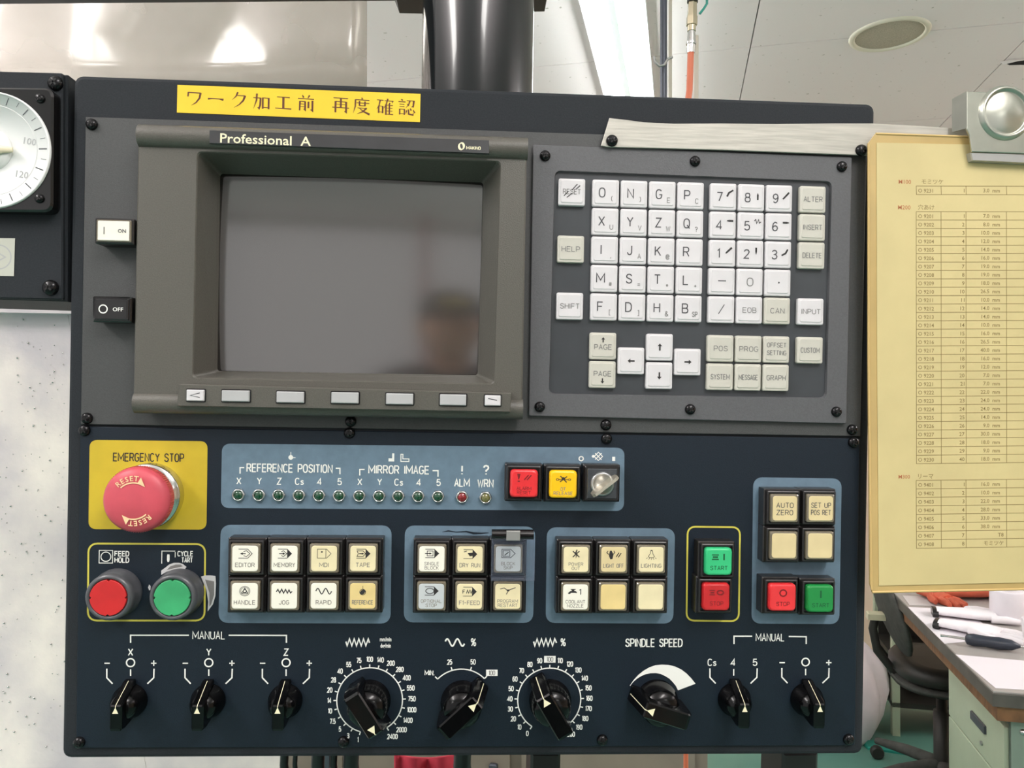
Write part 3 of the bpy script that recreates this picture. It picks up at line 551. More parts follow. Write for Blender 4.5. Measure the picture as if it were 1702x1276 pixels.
# ---------------------------------------------------------------- monitor unit
DZ = 15.0
OUT = [(229, 222), (876, 238), (868, 678), (221, 668)]
OPN = [(327, 251), (833, 267), (822, 639), (319, 629)]; INN = [(361, 284), (806, 299), (796, 626), (356, 619)]
n = 5
bz = MB(); O1 = ccw(Q(OUT, DZ)); Hn = ccw(Q(OPN, DZ)); In = ccw(Q(INN, -6))
def align(a, ref):                                                   # start both rings at the same corner
    k = min(range(4), key=lambda i: (a[i][0] - ref[0][0]) ** 2 + (a[i][1] - ref[0][1]) ** 2); return a[k:] + a[:k]
Hn = align(Hn, O1); In = align(In, O1)
bz.loft([[(*p, 2) for p in roundp(O1, 1, n)], [(*p, DZ - 1) for p in roundp(O1, 1, n)], [(*p, DZ) for p in roundp(offs(O1, 1), 1, n)], [(*p, DZ) for p in roundp(Hn, 3, n)], [(*p, DZ - .8) for p in roundp(offs(Hn, .6), 3, n)], [(*p, -6) for p in roundp(In, 2, n)], [(*p, -9) for p in roundp(offs(In, 1), 2, n)]], cap0=False, cap1=False)
# upper roll
def xaxis_cyl(b, pl, pr, r, z, n=28, f0=0, f1=1):
    rings = []
    for p in (pl, pr): rings.append([(p[0], p[1] + r * math.cos(2 * PI * i / n), z + r * math.sin(2 * PI * i / n) * .9) for i in range(n)])
    b.loft(rings, True, True, True)
xaxis_cyl(bz, P(231, 225, DZ), P(877, 247, DZ), 7.0, DZ - 1.5)
xaxis_cyl(bz, P(222, 669, DZ), P(869, 680, DZ), 6.5, DZ - 3)
bezel = bz.build('monitor_bezel', 'bezel', con); bezel['label'] = 'olive grey monitor surround with sloping recess'
# soft key bar
b = MB(); b.prism(Q([(297, 638), (850, 653), (848, 685), (294, 675)], DZ + 6), 6, DZ + 6, .5); b.build('softkey_bar', 'bezel', bezel)
sk = [(324, 657, 28, 18, 1), (391, 658, 44, 18, 0), (482, 660, 44, 18, 0), (573, 661, 44, 18, 0), (664, 663, 44, 18, 0), (753, 664.5, 43, 18, 0), (819, 665.5, 26, 17, 2)]
for px, py, w, h, kk in sk:
    c = P(px, py, DZ + 8); w, h = w * MMP * .965, h * MMP * .965
    b = MB(); b.prism(rr(-w / 2 - .7, w / 2 + .7, -h / 2 - .7, h / 2 + .7), 0, .25, r=.8, n=3); b.cur = 1
    b.prism(rr(-w / 2, w / 2, -h / 2, h / 2), .1, 1.8, .5, r=.5, n=3)
    if kk:
        b.cur = 2; sg = -1 if kk == 1 else 1
        b.line([(sg * -2.8, 1.2), (sg * 2.6, .2)] if kk == 2 else [(2.8, 1.6), (-2.8, 0), (2.8, -1.2)], .5, 1.9)
    o = b.build('soft_key', ['screw_recess', 'white_key' if kk else 'grey_key', 'legend'], bezel, (c[0] / 1000, c[1] / 1000, (DZ + 6) / 1000))
    if kk: o['label'] = 'small white end key with arrow'
b = MB(); npz = DZ + 5.0
b.prism(Q([(348, 216), (813, 233), (813, 255), (348, 238)], npz), npz - 3, npz, .2); b.build('nameplate', 'nameplate', bezel)
b = MB(); c = P(366, 229, npz); b.text('Professional  A', (c[0], c[1]), 5.6, npz + .08, sx=1.12, bold=.012, align='l', rot=-.4); b.build('lettering', 'print_cream', bezel)
b = MB(); c = P(767, 243, npz); b.line([(c[0] + 1.5 * math.cos(t * PI / 12), c[1] + 2.0 * math.sin(t * PI / 12), .5 + .9 * abs(math.cos(t * PI / 12 - .5))) for t in range(24)], 1.2, npz + .08, True)
c = P(787, 246, npz); stext(b, 'MAKINO', c, 1.7, npz + .08, W=8.6, wt=.38); b.build('printed_logo', 'print_cream', bezel)
# tube face: convex glass
g = MB(); NX = 20; I = align(ccw(Q([(348, 272), (816, 287), (806, 636), (344, 628)], -8)), [P(344, 628, -8)])
vs = []
for j in range(NX + 1):
    for i in range(NX + 1):
        u, v = i / NX, j / NX
        x = (I[0][0] * (1 - u) + I[1][0] * u) * (1 - v) + (I[3][0] * (1 - u) + I[2][0] * u) * v
        y = (I[0][1] * (1 - u) + I[1][1] * u) * (1 - v) + (I[3][1] * (1 - u) + I[2][1] * u) * v
        vs.append((x, y, -9 - 5 * ((2 * u - 1) ** 2 + (2 * v - 1) ** 2) * .5 + 1.5))
g.add(vs, [(j * (NX + 1) + i, j * (NX + 1) + i + 1, (j + 1) * (NX + 1) + i + 1, (j + 1) * (NX + 1) + i) for j in range(NX) for i in range(NX)], True)
so = g.build('screen', 'screen_glass', bezel); so['label'] = 'switched-off dark grey monitor screen'
# power rocker buttons at the left
def small_rocker(px, py, w, h, capm, rimm, label):
    hz = 13
    c = P(px, py, hz + 2); w *= MMP * .96; h *= MMP * .96
    b = MB(); b.prism(rr(-w / 2, w / 2, -h / 2, h / 2), -hz, 0, .8, r=.8, n=3)
    o = b.build('power_button', 'black_housing' if capm != 'black_soft' else 'black_plastic', con, (c[0] / 1000, c[1] / 1000, (hz + 2) / 1000)); o['label'] = label
    b = MB(); b.prism(rr(-w / 2 + 1.2, w / 2 - 1.2, -h / 2 + 1.2, h / 2 - 1.2), 0, .9, .4, r=.6, n=3); b.cur = 1; b.prism(rr(-w / 2 + 2.2, w / 2 - 2.2, -h / 2 + 1.9, h / 2 - 1.9), .8, 1.15, .2, r=.5, n=3)
    b.build('button_cap', [rimm, capm], o); return o, w, h
o, w, h = small_rocker(190, 384, 62, 42, 'cap_white', 'cap_rim', 'cream illuminated power on button')
b = MB(); b.line([(-w / 4.2, 2.2), (-w / 4.2, -2.2)], .5, 1.3); b.text('ON', (w * .22, 0), 2.2, 1.3, bold=.02); b.build('legend', 'legend', o)
o, w, h = small_rocker(186, 514, 62, 42, 'black_soft', 'black_plastic', 'black power off button')
b = MB(); b.ring((-w * .2, 0), 2.4, .7, 1.3); b.text('OFF', (w * .18, 0), 2.3, 1.3, bold=.01, sx=1.1); b.build('legend', 'print_white', o)

# ---------------------------------------------------------------- keypad unit
KF = [(886, 240), (1416, 261), (1407, 704), (879, 691)]; KW = [(922, 283), (1383, 301), (1374, 662), (912, 655)]
K1 = ccw(Q(KF, 5)); K2 = align(ccw(Q(KW, 5)), K1)
b = MB(); n = 6
b.loft([[(*p, 2) for p in roundp(K1, 1, n)], [(*p, 4.6) for p in roundp(K1, 1, n)], [(*p, 5) for p in roundp(offs(K1, .4), 1, n)], [(*p, 5) for p in roundp(K2, 4, n)], [(*p, 2.6) for p in roundp(offs(K2, .5), 4, n)]], cap1=False)
b.build('keypad_frame', 'keypad_grey', con)
b = MB(); b.prism(offs(K2, -1), 1.5, 2.8); b.build('keypad_film', 'keypad_dark', con)
for p in [(906, 259), (1155, 268), (1399, 277), (897, 676), (1147, 680), (1390, 684)]: screw(*p, 5, size=.95)
# dirt and glare rim at the lower edge of the film
KZ = 6.3
def keymesh(m):
    b = MB(); s = 17.1; rings = []
    for ins, r, z in ((0, 1.2, -3.6), (0, 1.2, -.9), (.35, 1.2, -.45), (1.3, 1.2, -.35), (1.75, 1.0, 0)):
        rings.append([(*p, z) for p in roundp(rr(-s / 2 + ins, s / 2 - ins, -s / 2 + ins * 1.15, s / 2 - ins * .8), r, 3)])
    b.loft(rings); return b
KM = {}
def key(px, py, colr, main, sub=None, kind='big'):
    c = P(px, py, KZ)
    if colr not in KM: o = keymesh(colr).build('key', colr, con); KM[colr] = o
    else: o = copy(KM[colr], con)
    o.location = (c[0] / 1000, c[1] / 1000, KZ / 1000)
    nm = {'white_key': 'white', 'beige_key': 'beige'}[colr]; o['label'] = f'{nm} key marked {main}' if main and main[0].isalnum() else f'{nm} symbol key'
    b = MB(); z = .12
    if kind == 'big':
        stext(b, main, (-2.4, .2), 5.7, z, sx=.95, wt=.7)
        if sub: b.cur = 1; stext(b, sub, (3.9, -3.5), 3.0, z, sx=.95 if len(sub) < 2 else .7, wt=.46)
    elif kind == 'num':
        stext(b, main, (-2.6, -.2), 5.5, z, sx=.95, wt=.7)
        b.cur = 2
        {'7': lambda: b.line([(2.2, 0, 1.2), (3.4, 2.4, 1.2), (6.2, 4.2, 1.0)], 1, z), '8': lambda: b.line([(4, -1.6, 1), (4, 1.4, 1.2), (4, 2.8, .2)], 1, z),
         '9': lambda: b.line([(2.2, -.6, 1), (5.4, 2.8, 1.2), (6.2, 3.8, 1)], 1, z), '4': lambda: b.line([(2.4, 2.6, .5), (4, 2.6, 1.3), (6.6, 2.6, 1.2)], 1, z),
         '5': lambda: b.line([(2, 3), (3, 4), (3.6, 1.4), (4.8, 4), (5.4, 1.6), (6.4, 2.6)], .5, z), '6': lambda: b.line([(2.4, 2.4, 1.2), (5, 2.4, 1.3), (6.6, 2.4, .5)], 1, z),
         '1': lambda: b.line([(2, -.2, .8), (3, .8, 1.2), (6, 3.6, 1.2)], 1, z), '2': lambda: b.line([(3.6, 4, 1.2), (3.6, 1.6, 1.2), (3.6, -.4, .3)], 1, z),
         '3': lambda: b.line([(2, -.6, 1), (4.6, .8, 1.2), (6, 3.4, 1)], 1, z)}[main]()
    elif kind == 'mid': h_ = 5.0 if main == 'O' else 3.1; stext(b, main, (0, 0), h_, z, sx=min(1.15, 12.2 / (swidth(main) * h_ / 6)), wt=.62 if main == 'O' else .44)
    elif kind == 'two':
        for t, yy in zip(main.split('\n'), (2.9, -2.1)): stext(b, t, (0, yy), 2.7, z, sx=min(1.1, 12.4 / (swidth(t) * 2.7 / 6)), wt=.42)
    elif kind == 'arrow':
        dx, dy = {'left': (-1, 0), 'right': (1, 0), 'up': (0, 1), 'down': (0, -1)}[main]
        b.line([(-dx * 2.2, -dy * 2.2, 1), (dx * 1.0, dy * 1.0, 1)], 1, z); b.flat([(dx * 2.4, dy * 2.4), (dx * .6 - dy * 1.5, dy * .6 + dx * 1.5), (dx * .6 + dy * 1.5, dy * .6 - dx * 1.5)], z)
    elif kind == 'page':
        s_ = 1 if sub == 'up' else -1
        stext(b, 'PAGE', (0, -.6 * s_), 3.0, z, sx=1.1, wt=.46); b.cur = 2; y0 = 3.8 * s_
        b.line([(0, y0 - 1.5 * s_), (0, y0 + .6 * s_)], .8, z); b.flat([(0, y0 + 1.9 * s_), (-1.2, y0 + .4 * s_), (1.2, y0 + .4 * s_)], z)
    elif kind == 'reset':
        stext(b, 'RESET', (0, .2), 3.0, z, W=11, wt=.44); b.cur = 2
        for q in ((-5, -2.6, -2.4, .2), (-3.2, -3.6, .2, -.8), (0, 1.2, 3.4, 5), (2.6, 1.8, 5.2, 4.2)): b.line([(q[0], q[1]), (q[2], q[3])], .55, z + .02)
    elif kind == 'bar': b.line([(-2.6, .3), (2.6, .3)], .55, z)
    elif kind == 'dot': b.disc((.6, 0), .55, z)
    elif kind == 'slash': b.line([(-2, -2.8), (1.8, 3.2)], .55, z)
    b.build('legend', ['legend_grey' if kind in ('mid', 'two', 'reset', 'page') else 'legend', 'legend_grey', 'legend_dark'] if kind != 'arrow' else ['legend_dark'], o)
    return o
# regular grid taken from measured corner keys (bilinear over the panel plane)
gx = [1007.0, 1053.8, 1100.5, 1147.0]
g0 = P(1007, 320.6, KZ); pit = 18.10
ux = ((P(1148.3, 325.2, KZ)[0] - g0[0]) / 3)
uy = ((P(1002.2, 509.8, KZ)[1] - g0[1]) / 4)
def inv(x, y, h):                                                    # panel millimetres back to pixels, only to reuse key()
    w = CM @ Vector((x / 1000, y / 1000, h / 1000)); q = cR.transposed() @ (w - CAM); return (q.x / q.z * FX + CX, q.y / q.z * FX + CY)
def gkey(i, j, *a): key(*inv(g0[0] + ux * i, g0[1] + uy * j, KZ), *a)
rows = ['ONGP', 'XYZQ', 'IJKR', 'MSTL', 'FDHB']; subs = ['()EC', 'UVW?', ",A@ ", '#=*+', '[]&S']
for j in range(5):
    for i in range(4):
        s_ = subs[j][i]; s_ = {'S': 'SP', ' ': None}.get(s_, s_); gkey(i, j, 'white_key', rows[j][i], s_)
n0 = (P(1202.7, 326.5, KZ)[0] - g0[0]) / ux
for j, r in enumerate(('789', '456', '123')):
    for i, ch in enumerate(r): gkey(n0 + i, j, 'white_key', ch, None, 'num')
gkey(n0, 3, 'white_key', '-', None, 'bar'); gkey(n0 + 1, 3, 'white_key', 'O', None, 'mid'); gkey(n0 + 2, 3, 'white_key', '.', None, 'dot')
gkey(n0, 4, 'white_key', '/', None, 'slash'); gkey(n0 + 1, 4, 'white_key', 'EOB', None, 'mid'); gkey(n0 + 2, 4, 'beige_key', 'CAN', None, 'mid')
yr = [(P(1004, y, KZ)[1] - g0[1]) / uy for y in (575, 622.5, 599)]
xl = (P(950.5, 319, KZ)[0] - g0[0]) / ux; xr = (P(1351.5, 331, KZ)[0] - g0[0]) / ux
gkey(xl, 0, 'white_key', 'RESET', None, 'reset'); gkey(xl, 2, 'beige_key', 'HELP', None, 'mid'); gkey(xl, 4, 'white_key', 'SHIFT', None, 'mid')
gkey(xr, 0, 'beige_key', 'ALTER', None, 'mid'); gkey(xr, 1, 'beige_key', 'INSERT', None, 'mid'); gkey(xr, 2, 'beige_key', 'DELETE', None, 'mid'); gkey(xr, 4, 'white_key', 'INPUT', None, 'mid'); gkey(xr, yr[0], 'beige_key', 'CUSTOM', None, 'mid')
gkey(0, yr[0], 'beige_key', 'PAGE', 'up', 'page'); gkey(0, yr[1], 'beige_key', 'PAGE', 'down', 'page')
gkey(1, (yr[0] + yr[1]) / 2, 'white_key', 'left', None, 'arrow'); gkey(2, yr[0], 'white_key', 'up', None, 'arrow'); gkey(2, yr[1], 'white_key', 'down', None, 'arrow'); gkey(3, (yr[0] + yr[1]) / 2, 'white_key', 'right', None, 'arrow')
for i, t in enumerate(('POS', 'PROG')): gkey(n0 + i, yr[0], 'beige_key', t, None, 'mid')
gkey(n0 + 2, yr[0], 'beige_key', 'OFFSET\nSETTING', None, 'two')
for i, t in enumerate(('SYSTEM', 'MESSAGE', 'GRAPH')): gkey(n0 + i, yr[1], 'beige_key', t, None, 'mid')

# ---------------------------------------------------------------- printed fields of the lower plate
Z1, Z2 = 2.15, 2.3
def field(pts, m='blue_field', r=5, name='printed_field', label=None):
    b = MB(); b.prism(Q(pts, Z1), 1.9, Z1, r=r, n=6); o = b.build(name, m, con)
    if label: o['label'] = label
    return o
def outline(pts, r=5, w=1.1):
    b = MB(); A = roundp(ccw(Q(pts, Z1)), r, 6); b.line(A, w, Z1, True); o = b.build('printed_outline', 'print_yellow', con); o['label'] = 'thin yellow rounded outline'
field([(149, 731), (345, 733), (343, 880), (147, 879)], 'yellow_field', 4.5, label='yellow field behind the emergency stop')
field([(369, 737), (1038, 744), (1037, 849), (367, 844)], r=5)
field([(367, 872), (651, 873), (649, 1036), (363, 1035)], r=6)
field([(673, 873), (890, 875), (886, 1035), (671, 1034)], r=6)
field([(909, 876), (1122, 878), (1119, 1036), (907, 1035)], r=6)
field([(1252, 793), (1399, 795), (1395, 1037), (1249, 1036)], r=6)
outline([(147, 903), (341, 904), (340, 1031), (146, 1031)], 5.5)
outline([(1143, 875), (1230, 876), (1228, 1032), (1141, 1031)], 5)
class Art(MB):
    def t(s, txt, px, py, hpx, m=0, sx=.74, bold=.014, align='c', rot=0, sp=1., W=None, wt=None):
        s.cur = m
        if any(c not in SF for c in txt): s.text(txt, P(px, py, Z2), hpx * MMP, Z2, sx=sx, bold=bold, align=align, rot=rot, sp=sp)
        else: stext(s, txt, P(px, py, Z2), hpx * MMP, Z2, W=W and W * MMP, sx=sx, wt=wt and wt * MMP, rot=rot, align=align)
        return s
    def ln(s, pts, wpx): s.line(Q(pts, Z2), wpx * MMP, Z2); return s
    def sy(s, k, px, py, w, h, wk=1): symbol(s, k, P(px, py, Z2), w * MMP, h * MMP, Z2, wk); return s
    def done(s, name='lettering', m='print_white', z=None): return s.build(name, m, con)
Art().t('EMERGENCY STOP', 247, 760, 12.5, W=111, wt=1.7).done(m='legend_dark')
a = Art(); a.t('REFERENCE POSITION', 481.5, 778, 12.5, W=137, wt=1.9); a.ln([(399, 787), (399, 777), (406, 777)], 2); a.ln([(558, 778), (565, 778), (565, 788)], 2)
a.t('MIRROR IMAGE', 663, 780.5, 12.5, W=98, wt=1.9); a.ln([(598, 790), (598, 780), (606, 780)], 2); a.ln([(719, 782), (728, 782), (728, 792)], 2); a.done()
Art().sy('origin', 484, 759, 16, 16).done('symbol'); Art().sy('mirror', 654, 760, 16, 15).sy('mirror2', 673, 761, 15, 14).done('symbol')
a = Art()
LX = [396, 430, 463, 496.7, 530, 563.5, 597, 630, 661.8, 695, 728]
for px, t in zip(LX, ['X', 'Y', 'Z', 'Cs', '4', '5', 'X', 'Y', 'Cs', '4', '5']): a.t(t, px + 1, 799 + (px - 396) * .008, 10, sx=.95, wt=1.6)
a.done()
Art().t('!', 768, 781, 14, wt=2.6).t('ALM', 768, 802, 12, W=24, wt=1.9).done(); Art().t('?', 808, 781, 14.5, sx=1.0, wt=2.6).t('WRN', 807, 803, 12, W=25, wt=1.9).done()
Art().sy('guard', 993, 758, 19, 16).done('symbol')
a = Art(); c = P(966, 762, Z2); a.ring(c, 1.35, .75, Z2); a.ln([(1020, 759), (1020, 766)], 5); a.done('symbol')
# indicator lamps
lm = MB(); lm.lathe([(4.4, 0), (4.4, 1.4), (3.9, 2.2), (3.1, 2.3), (2.9, 1.2)], n=6, smooth=False); lm.lathe([(3.9, 0), (3.9, 2.3), (3.4, 2.7), (3.0, 2.6), (2.9, 1.4)], n=24)
ll = MB(); ll.lathe([(2.95, 1.0), (2.9, 1.9), (2.0, 2.7), (0, 3.0)], n=20)
L0 = None; lens0 = {}
for px, py, m, t in [(x, 822.5 + (x - 396) * .008, 'lens_green', 'green') for x in LX] + [(768, 826, 'lens_red', 'red'), (807, 827, 'lens_olive', 'olive yellow')]:
    c = P(px, py, 4)
    if L0 is None: o = lm.build('indicator_lamp', 'chrome', con); L0 = o
    else: o = copy(L0, con)
    o.location = (c[0] / 1000, c[1] / 1000, Z1 / 1000); o['label'] = f'{t} indicator lamp in chrome bezel'
    if m not in lens0: lens0[m] = ll.build('lens', m, o)
    else: copy(lens0[m], o)
# ---------------------------------------------------------------- square push buttons
HZ = 12.0
bm = MB()
S = 23.5
def ringr(s_, r, z): return [(*p, z) for p in roundp(rr(-s_ / 2, s_ / 2, -s_ / 2, s_ / 2), r, 3)]
bm.loft([ringr(S, .6, -HZ), ringr(S, .6, -3.2), ringr(S - 1.2, .6, -2.6), ringr(S - 1.2, .6, -2.2), ringr(S - 2.4, .8, -.2), ringr(S - 3.2, .8, 0), ringr(19.0, .8, 0), ringr(18.6, .8, -2)])
hm = MB(); hm.loft([ringr(17.9, 1.2, -4), ringr(17.9, 1.2, 1.4), ringr(17.2, 1.4, 2.0), ringr(15.9, 1.6, 2.1), ringr(15.7, 1.6, 1.9)])
HB0 = []; CR0 = []
lg = {}
def capplate(m): b = MB(); b.loft([ringr(15.6, 1.8, 1.7), ringr(15.6, 1.8, 2.15), ringr(15.2, 1.8, 2.3)]); return b
def pbutton(px, py, capm, sym=None, lines=(), ink='legend_dark', ink2='legend_faint', label='', rim='cap_rim', wide=False, lift=0):
    c = P(px, py, HZ + 4.3)
    if not HB0: o = bm.build('push_button', 'black_housing', con); HB0.append(o)
    else: o = copy(HB0[0], con)
    o.location = (c[0] / 1000, c[1] / 1000, (HZ + 2) / 1000); o['label'] = label
    b = MB()
    if rim == 'cap_rim':
        hm_ = MB(); hm_.loft([ringr(17.9, 1.2, -4), ringr(17.9, 1.2, 1.4), ringr(17.2, 1.4, 2.0), ringr(15.9, 1.6, 2.1), ringr(15.7, 1.6, 1.9)]); hm_.cur = 1
        hm_.loft([ringr(15.6, 1.8, 1.7), ringr(15.6, 1.8, 2.15), ringr(15.2, 1.8, 2.3)])
    else:
        hm_ = MB(); hm_.cur = 1; hm_.loft([ringr(17.4, 2.4, -4), ringr(17.2, 2.4, 1.5), ringr(16.2, 2.6, 2.6), ringr(14.8, 2.4, 2.9)])
    z = 2.35 if rim == 'cap_rim' else 2.95
    k = (rim, capm)
    if k not in lg: lg[k] = hm_.build('button_cap', [rim if rim in MATS else 'cap_rim', capm], o)
    else: copy(lg[k], o)
    if sym or lines:
        b = MB(); n = len(lines)
        if sym: symbol(b, sym, (0, 3.0 if n < 2 else 3.4), 7.0 if sym in ('handle', 'reference', 'ring', 'bar', 'lighting', 'powerout') else 9.6, 6.6 if n < 2 else 6.2, z, 1.0)
        b.cur = 1
        if sym: ys = {1: [-3.9], 2: [-2.9, -5.5]}.get(n, [])
        else: ys = [2.0, -2.6]
        for t, y in zip(lines, ys):
            hh = (2.4 if n < 2 else 1.9) if sym else 3.0
            stext(b, t, (0, y), hh, z, sx=min(1.05, 12.6 / (swidth(t) * hh / 6)), wt=hh * (.16 if sym else .14))
        b.build('legend', [ink, ink2], o)
    return o
G1 = [('editor', 'EDITOR', 'cap_white'), ('memory', 'MEMORY', 'cap_white'), ('mdi', 'MDI', 'cap_cream'), ('tape', 'TAPE', 'cap_cream'), ('handle', 'HANDLE', 'cap_white'), ('jog', 'JOG', 'cap_white'), ('rapid', 'RAPID', 'cap_white'), ('reference', 'REFERENCE', 'cap_amber')]
for k, (s_, t, m) in enumerate(G1):
    i, j = k % 4, k // 4
    pbutton([407.3, 472.9, 538.5, 603.3][i] - j * .6, 928 + j * 62.3, m, s_, [t], label=f'square cream button with {t.lower()} symbol')
G2 = [('single', ['SINGLE', 'BLOCK'], 'cap_white'), ('dryrun', ['DRY RUN'], 'cap_cream'), ('blockskip', ['BLOCK', 'SKIP'], 'cap_cold'), ('optstop', ['OPTIONAL', 'STOP'], 'cap_cold'), ('f1feed', ['F1-FEED'], 'cap_cream'), ('restart', ['PROGRAM', 'RESTART'], 'cap_cream')]
for k, (s_, t, m) in enumerate(G2):
    i, j = k % 3, k // 3; pbutton([717.7, 781.2, 844.7][i] - j * .8, 928.7 + j * 62.3, m, s_, t, label='square button lettered ' + ' '.join(t).lower())
G3 = [('powerout', ['POWER', 'OUT'], 'cap_cream'), ('lightoff', ['LIGHT OFF'], 'cap_tan'), ('lighting', ['LIGHTING'], 'cap_cream'), ('tap', ['COOLANT', 'NOZZLE'], 'cap_white'), (None, [], 'cap_amber'), (None, [], 'cap_cream')]
for k, (s_, t, m) in enumerate(G3):
    i, j = k % 3, k // 3; pbutton([957.4, 1020, 1082.6][i] - j * .9, 929.7 + j * 62.3, m, s_, t, label=('square button lettered ' + ' '.join(t).lower()) if t else 'square cream button without lettering')
for k, t in enumerate([['AUTO', 'ZERO'], ['SET UP', 'POS RET'], [], []]):
    i, j = k % 2, k // 2; pbutton([1304.6, 1364.6][i] - j * 1.3, 844.8 + j * 62, 'cap_tan', None, t, ink2='legend', label=('square cream button lettered ' + ' '.join(t).lower()) if t else 'square cream button without lettering')
pbutton(1194.6, 933.2, 'cap_green', 'spin1', ['START'], 'green_dark', 'green_dark', 'green spindle start button', rim='none')
pbutton(1190.6, 992, 'cap_red_dark', 'spin0', ['STOP'], 'red_dark', 'red_dark', 'red spindle stop button', rim='none')
pbutton(1301, 992.8, 'cap_red', 'ring', ['STOP'], 'red_dark', 'red_dark', 'red stop button with ring symbol', rim='none')
pbutton(1363.5, 995, 'cap_green_dark', 'bar', ['START'], 'green_dark', 'green_dark', 'green start button with bar symbol', rim='none')
pbutton(871, 803.5, 'cap_red', 'alarm', ['ALARM', 'RESET'], 'red_dark', 'red_dark', 'red alarm reset button', rim='none')
pbutton(936, 804.7, 'cap_yellow', 'release', ['OT', 'RELEASE'], 'legend_dark', 'legend_grey', 'yellow overtravel release button', rim='none')
# key switch
c = P(1001, 804, HZ + 3)
b = MB(); b.loft([ringr(S, .6, -HZ), ringr(S, .6, -3.2), ringr(S - 1.2, .6, -2.6), ringr(S - 1.2, .6, -1), ringr(S - 2.6, .8, 0)]); ks = b.build('key_switch', 'black_housing', con, (c[0] / 1000, c[1] / 1000, (HZ + 2) / 1000))
b = MB(); b.prism(rr(-9.4, 9.4, -9.4, 9.4), -1, .5, .3); b.build('switch_plate', 'switch_plate', ks)
b = MB(); b.lathe([(7.6, 0), (7.6, 2.0), (7.0, 2.8), (6.0, 2.9), (5.9, 2.2), (0, 2.2)], n=36); b.build('lock_cylinder', 'switch_steel', ks)
# the key left in it
kx = empty('switch_key', 'small steel key turned in the lock at the right end of the top button row', 'key', matrix=CM @ Matrix.Translation((c[0] / 1000, c[1] / 1000, (HZ + 2) / 1000)) @ Matrix.Rotation(math.radians(38), 4, 'Z'))
b = MB(); A_ = [(-7.5, 2.2), (7.5, 2.2), (9.5, 6), (9.8, 13), (8, 15.5), (-8, 15.5), (-9.8, 13), (-9.5, 6)]
b.loft([[(x, -.9, z) for x, z in A_], [(x, .9, z) for x, z in A_]]); b.build('key_bow', 'key_steel', kx)
b = MB(); b.box(-2.6, 2.6, -.7, .7, 1.9, 3.5); b.build('key_blade', 'key_steel', kx)
# clear hinged guard over the block skip button
gc = P(853, 930, HZ + 8)
gu = MB(); w2, h2, zt, zb = 13.5, 13.0, HZ + 9, 4.0
x0_, y0_ = gc; 
gu.box(x0_ - w2, x0_ + w2, y0_ - h2, y0_ + h2, zt - 1, zt, .2)
for q in ((x0_ - w2, x0_ - w2 + 1, y0_ - h2, y0_ + h2), (x0_ + w2 - 1, x0_ + w2, y0_ - h2, y0_ + h2), (x0_ - w2, x0_ + w2, y0_ - h2, y0_ - h2 + 1)): gu.box(*q, zt - 7, zt - .9)
go = gu.build('button_guard', 'clear_plastic', con); go['label'] = 'clear hinged plastic button cover'
b = MB(); b.lathe([(3.2, -13), (3.2, 13)], (x0_ - .5, y0_ + h2 + 2, zt - 4), 16, axis='x'); b.build('hinge', 'black_plastic', go)
b = MB(); b.box(x0_ - 4.5, x0_ + 4, y0_ + h2 - 1, y0_ + h2 + 5, zt - 1.5, zt + .6, .4); b.build('hinge_clip', 'bare_metal', go)
# scuffed film beside it
b = MB(); b.line([(*P(735, 884, Z2), .2), (*P(745, 882, Z2), .8), (*P(758, 884, Z2), .5), (*P(775, 883, Z2), .9), (*P(787, 886, Z2), 1.4), (*P(800, 886, Z2), .9), (*P(812, 885, Z2), .3)], 1, Z2); b.build('paint_scuff', 'lower_plate', con)
# ---------------------------------------------------------------- emergency stop
c0 = P(247, 824, 3); hd = P(230.5, 829, 24)
ex, ey = (c0[0] + hd[0]) / 2, (c0[1] + hd[1]) / 2
ep = MB(); R_ = 19.6
ep.lathe([(15, 0), (15, 10), (R_ - 2.4, 12.5), (R_ - .4, 13.5), (R_, 15), (R_, 20), (R_ - .5, 22.2), (R_ - 2.4, 24), (R_ - 6, 24.9), (8, 25.6), (0, 25.9)], n=64)
for i in range(90):
    a_ = 2 * PI * i / 90; ca, sa = math.cos(a_), math.sin(a_); ep.prism([(ca * (R_ - .6) - sa * .35, sa * (R_ - .6) + ca * .35), (ca * (R_ - .6) + sa * .35, sa * (R_ - .6) - ca * .35), (ca * (R_ + .35), sa * (R_ + .35))], 14.6, 20.4)
es = ep.build('emergency_stop_button', 'estop_red', con, (ex / 1000, ey / 1000, Z1 / 1000)); es['label'] = 'large faded red mushroom emergency stop button'
b = MB(); b.lathe([(20.1, 0), (20.1, 6.5), (19.4, 7.6), (17.4, 8), (17.4, 10), (15, 10)], n=48); b.build('collar', 'chrome', es)
b = MB()
def eform(r): return 26.05 - .45 * (r / 8) ** 2 * .55 if r < 8 else 25.85 - (r - 8) * .1
